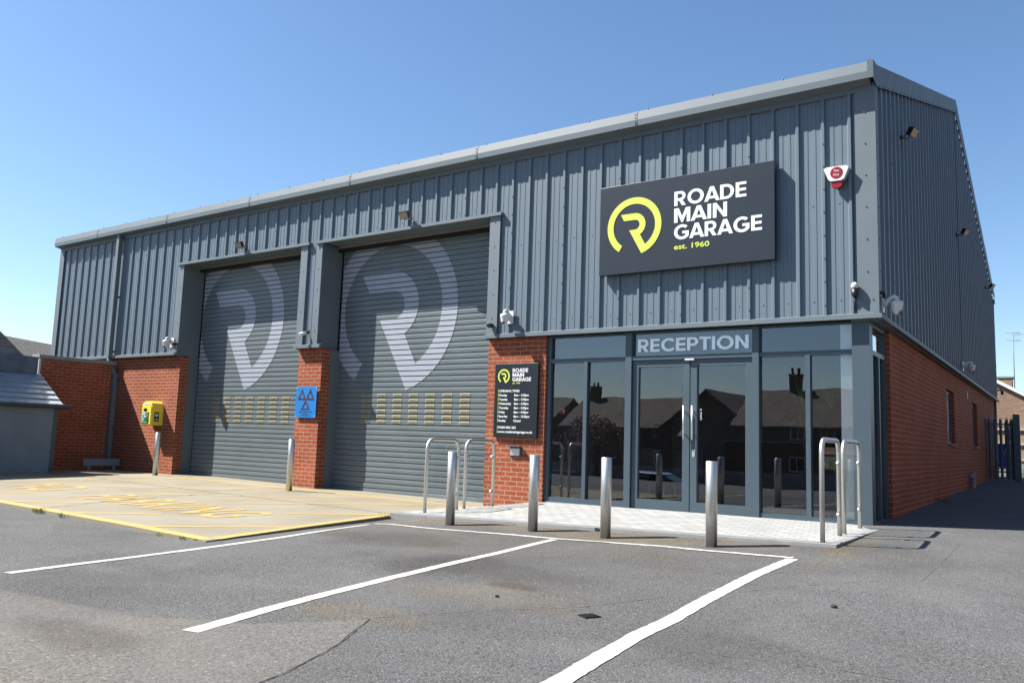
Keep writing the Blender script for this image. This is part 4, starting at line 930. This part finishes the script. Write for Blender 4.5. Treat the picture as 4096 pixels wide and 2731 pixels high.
# ================================================================ LEFT: brick return wall and annex
bw = thing('brick_wall', 'shaded red brick return wall with stone coping left of the garage', 'wall', (-17.4, -.85, -.1))
t = MB(); t.box(-17.6, -17.32, -1.74, .048, -.3, 2.44); t.build('wall_body', M['brick'], bw)
t = MB(); t.box(-17.64, -17.29, -1.80, .03, 2.442, 2.53, .006); t.build('coping', M['coping'], bw)
t = MB(); t.prism([(-17.54, 2.438), (-17.31, 2.438), (-17.31, 1.95)], lambda u, v, q: (u, q, v), -1.79, -1.745); t.build('end_board', M['white'], bw)
an = thing('annex_building', 'low grey rendered outbuilding with blue slate roof at the left edge', 'building', (-19, -6, -.1))
t = MB(); t.box(-16.95, -16.03, -14, -1.92, -.3, 1.32); t.box(-23, -17.06, -14, -2.28, -.3, 2.42); t.build('wall', M['render'], an)
def slates(name, p00, p01, p10, courses, mat, par, th=.012):
    """p00-p01 along the eave, p00-p10 up the slope"""
    a, b, c = Vector(p00), Vector(p01), Vector(p10); ua = (b-a); L_ = ua.length; ua.normalize(); us = c-a; nn = ua.cross(us).normalized()
    if nn.z < 0: nn = -nn
    t = MB()
    for k in range(courses):
        s0, s1 = us*(k/courses), us*((k+1.12)/courses)
        u = 0; off = .15 if k % 2 else 0; u = -off
        while u < L_:
            w_ = .3; x0, x1 = max(0, u)+.002, min(L_, u+w_)-.002
            if x1 > x0+.01:
                j = random.uniform(0, .004)
                A = [a+ua*x0+s0+nn*(th+j), a+ua*x1+s0+nn*(th+j), a+ua*x1+s1+nn*j*.2, a+ua*x0+s1+nn*j*.2]
                Bq = [q-nn*th for q in A[:2]]
                vs = [t.b.verts.new(q) for q in A]; lo = [t.b.verts.new(q) for q in Bq]
                t.b.faces.new(vs); t.b.faces.new((lo[0], lo[1], vs[1], vs[0]))
            u += w_
    return t.build(name, mat, par, recalc=False)
t = MB(); t.prism([(-17.03, 2.03), (-15.96, 1.365), (-15.96, 1.34), (-17.03, 1.34)], lambda u, v, q: (u, q, v), -14, -1.86); rf = t.build('lower_roof', M['render'], an)
slates('slates', (-15.93, -14, 1.37), (-15.93, -1.86, 1.37), (-17.02, -14, 2.05), 6, M['slate'], rf, .028)
t = MB(); t.tube([(-15.90, -14, 1.34), (-15.90, -1.70, 1.34)], .045, 12); t.build('gutter', M['frame'], an)
t = MB(); t.box(-16.09, -16.015, -1.98, -1.912, -.2, 1.325); t.build('corner_board', M['frame'], an)
t = MB(); t.box(-17.15, -17.0, -14, -1.95, 2.06, 2.44); t.build('lead_band', M['lead'], an)
# upper roof body: slated slope that climbs away from the camera
up_ = [(-2.24, 2.44), (-2.80, 3.03), (-3.5, 3.75), (-6.2, 4.9), (-14, 5.5)]
t = MB(); xo = lambda z: -17.10-.30*(z-2.44)
fv = [t.b.verts.new((xo(z), y, z)) for y, z in up_]+[t.b.verts.new((xo(2.44), -14, 2.44))]
bv = [t.b.verts.new((-24, y, z)) for y, z in up_]+[t.b.verts.new((-24, -14, 2.44))]
t.b.faces.new(fv); t.b.faces.new(bv[::-1])
for i in range(6): j = (i+1) % 6; t.b.faces.new((fv[i], fv[j], bv[j], bv[i]))
ur = t.build('upper_roof', M['oldslate'], an)
t = MB(); z = 2.45
while z < 5.0:
    z1 = z+.175
    def ymax(zz):
        for (ya, za), (yb, zb) in zip(up_, up_[1:]):
            if za <= zz <= zb: return lerp(ya, yb, (zz-za)/(zb-za))
        return up_[-1][0]
    y = -9.
    while y < ymax(z):
        y1 = min(y+.3, ymax(z)+.02); e = random.uniform(0, .01)
        if y1-y > .03:
            vs = [t.b.verts.new(q) for q in ((xo(z)+.022+e, y+.002, z), (xo(z)+.022+e, y1-.002, z), (xo(z1)+.004, min(y1, ymax(z1)+.02)-.002, z1), (xo(z1)+.004, min(y+.002, ymax(z1)), z1))]
            t.b.faces.new(vs); lo = [t.b.verts.new((xo(z), q, z)) for q in (y+.002, y1-.002)]; t.b.faces.new((lo[0], lo[1], vs[1], vs[0]))
        y += .3
    z = z1
t.build('slates', M['oldslate'], ur, recalc=False)

# ================================================================ houses
def house(name, lab, org, yaw, L_, W_, eave, ridge, wall, roof, chim=(), grp=None, wins=True, cat='house', zb=0, verge=True):
    """ridge runs along local x, length L_, width W_; chim: list of (x, w, h)"""
    c = thing(name, lab, cat, (org[0], org[1], zb), grp); ca, sa = math.cos(yaw), math.sin(yaw)
    T = lambda x, y, z: (org[0]+x*ca-y*sa, org[1]+x*sa+y*ca, zb+z)
    def bx(t, x0, x1, y0, y1, z0, z1):
        vs = [t.b.verts.new(T(x, y, z)) for x in (x0, x1) for y in (y0, y1) for z in (z0, z1)]
        for k in ((0, 1, 3, 2), (4, 6, 7, 5), (0, 2, 6, 4), (1, 5, 7, 3), (0, 4, 5, 1), (2, 3, 7, 6)): t.b.faces.new([vs[i] for i in k])
    h = W_/2
    t = MB(); t.prism([(-h, -.5), (h, -.5), (h, eave), (0, ridge-.1), (-h, eave)], lambda u, v, q: T(q, u, v), 0, L_); t.build('wall', wall, c)
    t = MB(); o = .35; sl = (ridge-eave)/h
    t.prism([(-h-o, eave-o*sl), (0, ridge), (h+o, eave-o*sl), (h+o, eave-o*sl+.12), (0, ridge+.14), (-h-o, eave-o*sl+.12)], lambda u, v, q: T(q, u, v), -.18, L_+.18); rf = t.build('roof', roof, c)
    for x, w_, hh in chim:
        t = MB(); bx(t, x-w_/2, x+w_/2, -.3, .3, ridge-.6, ridge+hh); bx(t, x-w_/2-.05, x+w_/2+.05, -.35, .35, ridge+hh+.001, ridge+hh+.12); ch = t.build('chimney', wall, rf)
        for s_ in (-.25, .25): t = MB(); p = T(x+s_*w_, 0, ridge+hh+.12); t.lathe([(.11, 0), (.09, .35), (.11, .36), (.11, .42)], p, (0, 0, 1), 10); t.build('chimney_pot', M['bark'], ch)
    if verge:
        for xx in (-.2, L_+.17):
            t = MB()
            for s_ in (-1, 1):
                vs = [t.b.verts.new(T(x, y, z)) for x in (xx, xx+.03) for y, z in ((s_*(h+o), eave-o*sl-.08), (0, ridge-.08), (0, ridge+.12), (s_*(h+o), eave-o*sl+.10))]
                for k in ((0, 1, 2, 3), (7, 6, 5, 4), (0, 4, 5, 1), (3, 2, 6, 7), (0, 3, 7, 4)): t.b.faces.new([vs[i] for i in k])
            t.build('bargeboard', M['white'], rf)
    if wins:
        n = int(L_/3)
        for sgn in (-1, 1):
            for i in range(n):
                x = (i+.5)*L_/n; y = sgn*h; 
                for z0 in ([1.0, 3.4] if eave > 4.2 else [1.0]):
                    t = MB(); bx(t, x-.6, x+.6, y-.02*1, y+.03*sgn+.0, z0, z0+1.1); wf = t.build('window', M['white'], c)
                    t = MB(); bx(t, x-.53, x-.03, y+.031*sgn, y+.036*sgn, z0+.07, z0+1.03); bx(t, x+.03, x+.53, y+.031*sgn, y+.036*sgn, z0+.07, z0+1.03); t.build('pane', M['carglass'], wf)
    return c, T
# tan brick house beyond the gate on the right
def part_box(name, mat, par, *a, bev=0):
    t = MB(); t.box(*a, bev); return t.build(name, mat, par)
hr, HT = house('brick_house', 'tan brick house with a white bargeboard and tall aerial beyond the gate on the right', (-3.0, 40), R(90), 8, 9.0, 3.2, 5.86, M['tanbrick'], M['oldslate'], zb=0)
rfo = [o for o in D.objects if o.parent == hr and o.name.startswith('roof')][0]
ch = part_box('chimney', M['tanbrick'], rfo, -1.75, -.82, 41.0, 41.9, 3.9, 5.22); part_box('chimney_cap', M['coping'], ch, -1.82, -.76, 40.95, 41.95, 5.222, 5.31)
part_box('chimney', M['tanbrick'], rfo, -.42, .6, 46.5, 47.3, 3.0, 5.05)
ae = thing('tv_aerial', 'thin television aerial on a tall mast above the tan brick house', 'aerial', (-.72, 41.3, 4.6))
t = MB(); t.tube([(-.72, 41.3, 4.4), (-.70, 41.3, 7.7)], .022, 8); t.build('mast', M['grey'], ae)
t = MB(); t.tube([(-.72, 41.3, 7.55), (.15, 40.9, 7.62)], .012, 6)
for k in range(8): q = .15+k*.1; t.tube([(-.72+q*.95, 41.3-q*.4-.06, 7.56+.08*q-.02), (-.72+q*.95, 41.3-q*.4+.12, 7.56+.08*q+.02)], .008, 6)
for z in (7.75, 7.72, 7.35, 7.3): t.tube([(-1.05, 41.35, z), (-.35, 41.25, z-.05)], .009, 6)
t.build('aerial_array', M['grey'], ae)
fe = thing('wooden_fence', 'pale wooden panel fence with horizontal rails beyond the gate', 'fence', (1, 24, .3))
t = MB(); x = -7.
while x < 9: t.box(x, x+.143, 24.0, 24.018, .78, 2.28); x += .147
t.build('boards', M['wood'], fe)
for z in (.87, 1.43, 1.96): part_box('rail', M['woodrail'], fe, -7, 9, 23.93, 23.998, z-.045, z+.045)
part_box('gravel_board', M['coping'], fe, -7, 9, 23.97, 24.02, .15, .775)
# blue bin
bn = thing('wheeled_bin', 'large blue wheeled bin behind the palisade gate', 'bin', (-.05, 20.6, .3))
t = MB(); t.prism([(-.48, .60), (.28, .60), (.36, 1.30), (-.56, 1.30)], lambda u, v, q: (u, q, v), 20.2, 20.9); t.build('bin_body', M['binblue'], bn)
t = MB(); t.prism([(-.60, 1.302), (.40, 1.302), (.40, 1.33), (.2, 1.38), (-.4, 1.38), (-.60, 1.33)], lambda u, v, q: (u, q, v), 20.1, 20.98); t.build('lid', M['binblue'], bn)
for x in (-.4, .2):
    for y in (20.3, 20.8): t = MB(); t.lathe([(.09, -.02), (.1, -.01), (.1, .01), (.09, .02)], (x, y, .40), (1, 0, 0), 14); t.box(x-.012, x+.012, y-.02, y+.02, .40, .602); t.build('wheel', M['tyre'], bn)
# palisade gate and post
gt = thing('palisade_gate', 'dark green steel palisade gate closing the side yard', 'gate', (.3, 14.8, .28))
def pale(x, y, z0, z1, a=0):
    ca, sa = math.cos(a), math.sin(a); t = MB(); prof_ = [(-.034, .010), (-.012, -.010), (.012, -.010), (.034, .010), (.034, .014), (.012, -.005), (-.012, -.005), (-.034, .014)]
    t.prism(prof_, lambda u, v, q: (x+u*ca-v*sa, y+u*sa+v*ca, q), z0, z1-.12)
    for sx, dz in ((-.024, .07), (0, .12), (.024, .07)):
        t.prism([(-.010, 0), (.010, 0), (0, dz)], lambda u, v, q: (x+(sx+u)*ca-q*sa, y+(sx+u)*sa+q*ca, z1-.12+v), -.006, .006)
    return t.build('pale', M['galv'], gt)
for x in (-.045, .045, .175, .310, .455, .56): pale(x, 14.8, .36, 2.05)
for z in (.55, 1.82): part_box('rail', M['galv'], gt, -.06, .60, 14.82, 14.86, z-.02, z+.02)
g2 = thing('palisade_gate', 'second palisade leaf folded back behind the gate', 'gate', (.1, 16.3, .28))
_g = gt; gt = g2
for i in range(6): pale(.06+.075*i, 15.6+.45*i, .36, 2.0, R(70))
gt = _g
t = MB(); t.tube([(.05, 15.6, .62), (.46, 17.9, .62)], .02, 6); t.tube([(.05, 15.6, 1.8), (.46, 17.9, 1.8)], .02, 6); t.tube([(.10, 15.8, .62), (.46, 17.7, 1.7)], .02, 6); t.build('rail', M['galv'], g2)
gp_ = thing('gate_post', 'thick square dark green steel gate post at the right edge', 'post', (.69, 14.8, .3))
part_box('post', M['galv'], gp_, .60, .755, 14.72, 14.875, .1, 2.085, bev=.004)
# short grey waste pipe by the side wall
pi = thing('waste_pipe', 'short pale grey waste pipe standing at the foot of the side brick wall', 'pipe', (.04, 10.6, .2))
t = MB(); t.tube([(.03, 10.4, .15), (.03, 10.4, .36)], .055, 14); t.tube([(.03, 10.4, .35), (.03, 10.4, .40)], .064, 14); t.tube([(.03, 10.4, .40), (.02, 10.4, .56)], .052, 14); t.tube([(.03, 10.4, .44), (-.04, 10.3, .52)], .03, 10); t.build('pipe_body', M['coping'], pi)
ob_ = thing('cable_bracket', 'small black bracket on the rear corner of the cladding', 'bracket', (.02, 18.2, 2.95)); t = MB(); t.box(.0, .16, 18.21, 18.26, 2.95, 2.99); t.box(.12, .2, 18.19, 18.28, 2.84, 2.95); t.build('bracket_body', M['black'], ob_)
# verge grass and weeds
def tuft(name, lab, x, y, zf, n, rad, h, grp='weeds along the slab edge', kind=None):
    t = MB(); z = zf(x, y)
    for _ in range(n):
        a = random.uniform(0, 2*PI); r = rad*math.sqrt(random.random()); px, py = x+r*math.cos(a), y+r*.5*math.sin(a); b = random.uniform(0, 2*PI); hh = h*random.uniform(.4, 1); ln = random.uniform(.2, .8)
        w_ = random.uniform(.0015, .004)
        t.b.faces.new([t.b.verts.new(q) for q in ((px-w_, py, z), (px+w_, py, z), (px+w_*1.6+ln*hh*.5*math.cos(b), py+ln*hh*.5*math.sin(b), z+hh*.6), (px+ln*hh*math.cos(b), py+ln*hh*math.sin(b), z+hh))])
    o = t.build(name, M['weed'], recalc=False); tag(o, lab, 'plant', grp)
tuft('weed_tuft', 'leafy weed on the slab edge near the left of the photo', -8.62, -5.72, z_tar, 120, .12, .075)
tuft('weed_tuft', 'small weed on the slab edge just right of the leafy one', -8.0, -5.76, z_tar, 26, .05, .09)
tuft('weed_tuft', 'weed on the slab edge left of its front corner', -5.9, -5.81, z_tar, 45, .07, .04)
tuft('weed_tuft', 'tiny weed beside the slab front corner', -5.45, -5.86, z_tar, 35, .05, .045)
tuft('weed_tuft', 'tiny weed where the slab meets the paving kerb', -5.78, -2.56, z_tar, 40, .08, .08)
tuft('weed_tuft', 'small weed at the foot of the side brick wall', .06, 4.9, z_tar, 50, .2, .08)
for i, (x, y) in enumerate(((-.02, 6.1), (.9, 6.0), (1.25, 5.6))): pass
o = MB()
for _ in range(900):
    x, y = random.uniform(.4, 4), random.uniform(22.6, 23.9); h = random.uniform(.1, .45); z = .28
    b = random.uniform(0, 6.28); o.b.faces.new([o.b.verts.new(q) for q in ((x-.015, y, z), (x+.015, y, z), (x+.1*math.cos(b), y+.1*math.sin(b), z+h))])
tag(o.build('verge_grass', M['grass'], recalc=False), kind='stuff')
# loose stones on the tarmac
for x, y, s_, lab in ((.62, -5.0, .022, 'dark loose stone on the tarmac right of the last bay line'), (-1.35, -6.15, .016, 'loose stone on the tarmac left of the drain cover'), (-3.6, -8.7, .016, 'loose stone on the smooth tarmac patch')):
    t = MB(); bmesh.ops.create_icosphere(t.b, subdivisions=2, radius=s_)
    for v in t.b.verts: v.co = Vector((v.co.x*random.uniform(.8, 1.2)+x, v.co.y*random.uniform(.8, 1.2)+y, v.co.z*.6*random.uniform(.8, 1.2)+ztg(x, y)+s_*.45))
    tag(t.build('loose_stone', M['crack']), lab, 'stone', 'loose stones on the tarmac')

# dark tiled house far left
c, T_ = house('tiled_house', 'house with a dark tiled roof glimpsed behind the outbuilding', (-41, 5.4), R(120.7), 14, 8, 3.0, 5.35, M['oppbrick'], M['darktile'], zb=-.1)
# houses across the road, seen in the reception glass
for i, (x, y, ya, L_, ev, rd, chs) in enumerate(((-56, -64, 6, 15, 4.4, 7.2, [(3, .9, 1.1)]), (-38, -60, 4, 12, 4.3, 6.9, [(1, .9, 1.2)]), (-22, -62, 96, 9, 4.0, 7.2, []), (-20, -56, 2, 13, 4.5, 7.3, [(3.5, .9, 1.3)]), (-5.5, -56, 0, 16, 4.6, 7.7, [(1, .9, 1.5), (12, .9, 1.3)]), (13, -56, -4, 14, 4.6, 7.6, [(7, .9, 1.3)]))):
    lab = ('brown brick house across the road, first from the left in the glass reflection', 'brown brick house across the road, second from the left in the reflection', 'gable fronted brown house across the road', 'tile roofed house across the road with one tall chimney', 'long tile roofed house across the road with two chimneys', 'tile roofed house across the road, rightmost in the reflection')[i]
    house('terraced_house', lab, (x, y), R(ya), L_, 8.5, ev, rd, M['oppbrick'], M['tile'], chs, 'houses across the road', zb=-1.7, verge=False)
gwl = thing('garden_wall', 'low rendered garden wall in front of the houses across the road', 'wall', (-15, -46, -1.7)); part_box('wall_body', M['inwall'], gwl, -60, 30, -46.2, -46, -1.9, -.7)
# road beyond the car park, behind the camera
# cars parked behind the camera, seen in the glass
def car(name, lab, x, y, ya, paint, zb=-1.62):
    c = thing(name, lab, 'car', (x, y, zb), 'cars parked behind the camera'); ca, sa = math.cos(ya), math.sin(ya)
    T = lambda a, b, z: (x+a*ca-b*sa, y+a*sa+b*ca, zb+z)
    side = [(-2.15, .35), (-2.2, .62), (-2.12, .86), (-1.75, .95), (-1.1, .98), (.75, .96), (1.6, .86), (2.05, .72), (2.15, .5), (2.12, .3), (1.75, .22), (-1.8, .22)]
    t = MB(); secs = []
    for b, k in ((-.86, .93), (-.80, 1.0), (0, 1.02), (.80, 1.0), (.86, .93)):
        secs.append([t.b.verts.new(T(a*k, b, .58+(z-.58)*(k if abs(b) > .81 else 1))) for a, z in side])
    n = len(side)
    for A, B in zip(secs, secs[1:]):
        for i in range(n):
            f = t.b.faces.new((A[i], A[(i+1) % n], B[(i+1) % n], B[i])); f.smooth = False
    t.b.faces.new(secs[0]); t.b.faces.new(secs[-1][::-1]); body = t.build('body', paint, c)
    def loft(name, lo, hi, z0, z1, b0, b1, mat, par):
        t = MB(); A = [t.b.verts.new(T(a, b, z0)) for a, b in ((lo[0], -b0), (lo[1], -b0), (lo[1], b0), (lo[0], b0))]; B = [t.b.verts.new(T(a, b, z1)) for a, b in ((hi[0], -b1), (hi[1], -b1), (hi[1], b1), (hi[0], b1))]
        for i in range(4): t.b.faces.new((A[i], A[(i+1) % 4], B[(i+1) % 4], B[i]))
        t.b.faces.new(A[::-1]); t.b.faces.new(B); return t.build(name, mat, par)
    loft('windows', (-1.75, 1.15), (-1.05, .35), .96, 1.38, .76, .60, M['carglass'], c)
    loft('cabin_roof', (-1.08, .38), (-.95, .2), 1.381, 1.43, .62, .52, paint, c)
    for a in (-1.3, 1.35):
        for b in (-.80, .80):
            t = MB(); p = T(a, b, .32); ax = Vector((-sa, ca, 0)); t.lathe([(.2, -.1), (.31, -.1), (.32, -.08), (.32, .08), (.31, .1), (.2, .1)], p, ax, 24); wh = t.build('wheel', M['tyre'], c)
            t = MB(); t.lathe([(.04, -.102), (.2, -.101), (.2, .101), (.04, .102)], p, ax, 16); t.build('rim', M['steel'], wh)
    for a, mat, nm in ((2.1, 'clear', 'headlight'), (-2.14, 'red', 'tail_light')):
        for b in (-.6, .6): t = MB(); t.lathe([(.11, 0), (.09, .05)], T(a*.985, b, .7), Vector((ca, sa, 0))*(1 if a > 0 else -1), 12); t.build(nm, M['white'] if a > 0 else M['red'], c)
car('parked_car', 'silver blue car reflected in the left leaf of the entrance door', -12.2, -18.6, R(172), M['silver'], zb=-1.53)
car('parked_car', 'dark blue car reflected in the second reception panel', -17.4, -20.5, R(150), M['carnavy'], zb=-1.72)
car('parked_car', 'white car reflected in the leftmost reception panel', -19.6, -17.0, R(100), M['carwhite'], zb=-1.2)
car('parked_car', 'red car parked by the fence and mirrored in the side glazing', 5.6, 17.0, R(88), M['carred'], zb=.3)
nf = thing('side_fence', 'close boarded wooden fence along the right side of the lane', 'fence', (7, 8, .2))
t = MB(); y = -4.
while y < 26: t.box(7.0, 7.018, y, y+.143, .2, 2.1); y += .147
t.build('boards', M['wood'], nf)
for z in (.5, 1.2, 1.9): part_box('rail', M['woodrail'], nf, 6.94, 6.998, -4, 26, z-.04, z+.04)
house('sky_block_house', 'brown brick house with a tiled roof beyond the lane fence', (13.5, -3), R(90), 15, 9, 5.2, 8.4, M['oppbrick'], M['tile'], [(3, .9, 1.2)], zb=.1, verge=False)  # added out of view to cut the sky light on the side wall
# blossom tree across the road and trees
def tree(x, y, z, h, r, lab, mat='blossom'):
    c = thing('tree', lab, 'tree', (x, y, z)); t = MB(); t.tube([(x, y, z), (x+.1, y, z+h*.35), (x, y+.1, z+h*.7)], [.2, .14, .06], 10)
    for k in range(9):
        a = k*2.4; q = Vector((x+.05, y, z+h*(.3+.04*k))); e = q+Vector((math.cos(a)*r*.7, math.sin(a)*r*.7, h*.25)); t.tube([q, (q+e)/2+Vector((0, 0, .2)), e], [.07, .05, .02], 6)
    t.build('trunk', M['bark'], c); t = MB()
    for _ in range(2600):
        d = Vector((random.gauss(0, 1), random.gauss(0, 1), random.gauss(0, 1))).normalized()*random.random()**.4; k = 1+.3*math.sin(5*d.x+3*d.z)
        p = Vector((x, y, z+h*.65))+Vector((d.x*r*k, d.y*r*k, d.z*h*.36)); u = Vector((random.gauss(0, 1), random.gauss(0, 1), random.gauss(0, 1))).normalized()*.09; v = u.orthogonal()
        t.b.faces.new([t.b.verts.new(p+q) for q in (-u, v, u, -v)])
    t.build('crown', M[mat], c, recalc=False)
tree(-27, -42, -1.7, 4.6, 2.6, 'bare twiggy blossom tree across the road')
tree(10, -44, -1.7, 5.0, 2.2, 'small green tree across the road', 'grass')
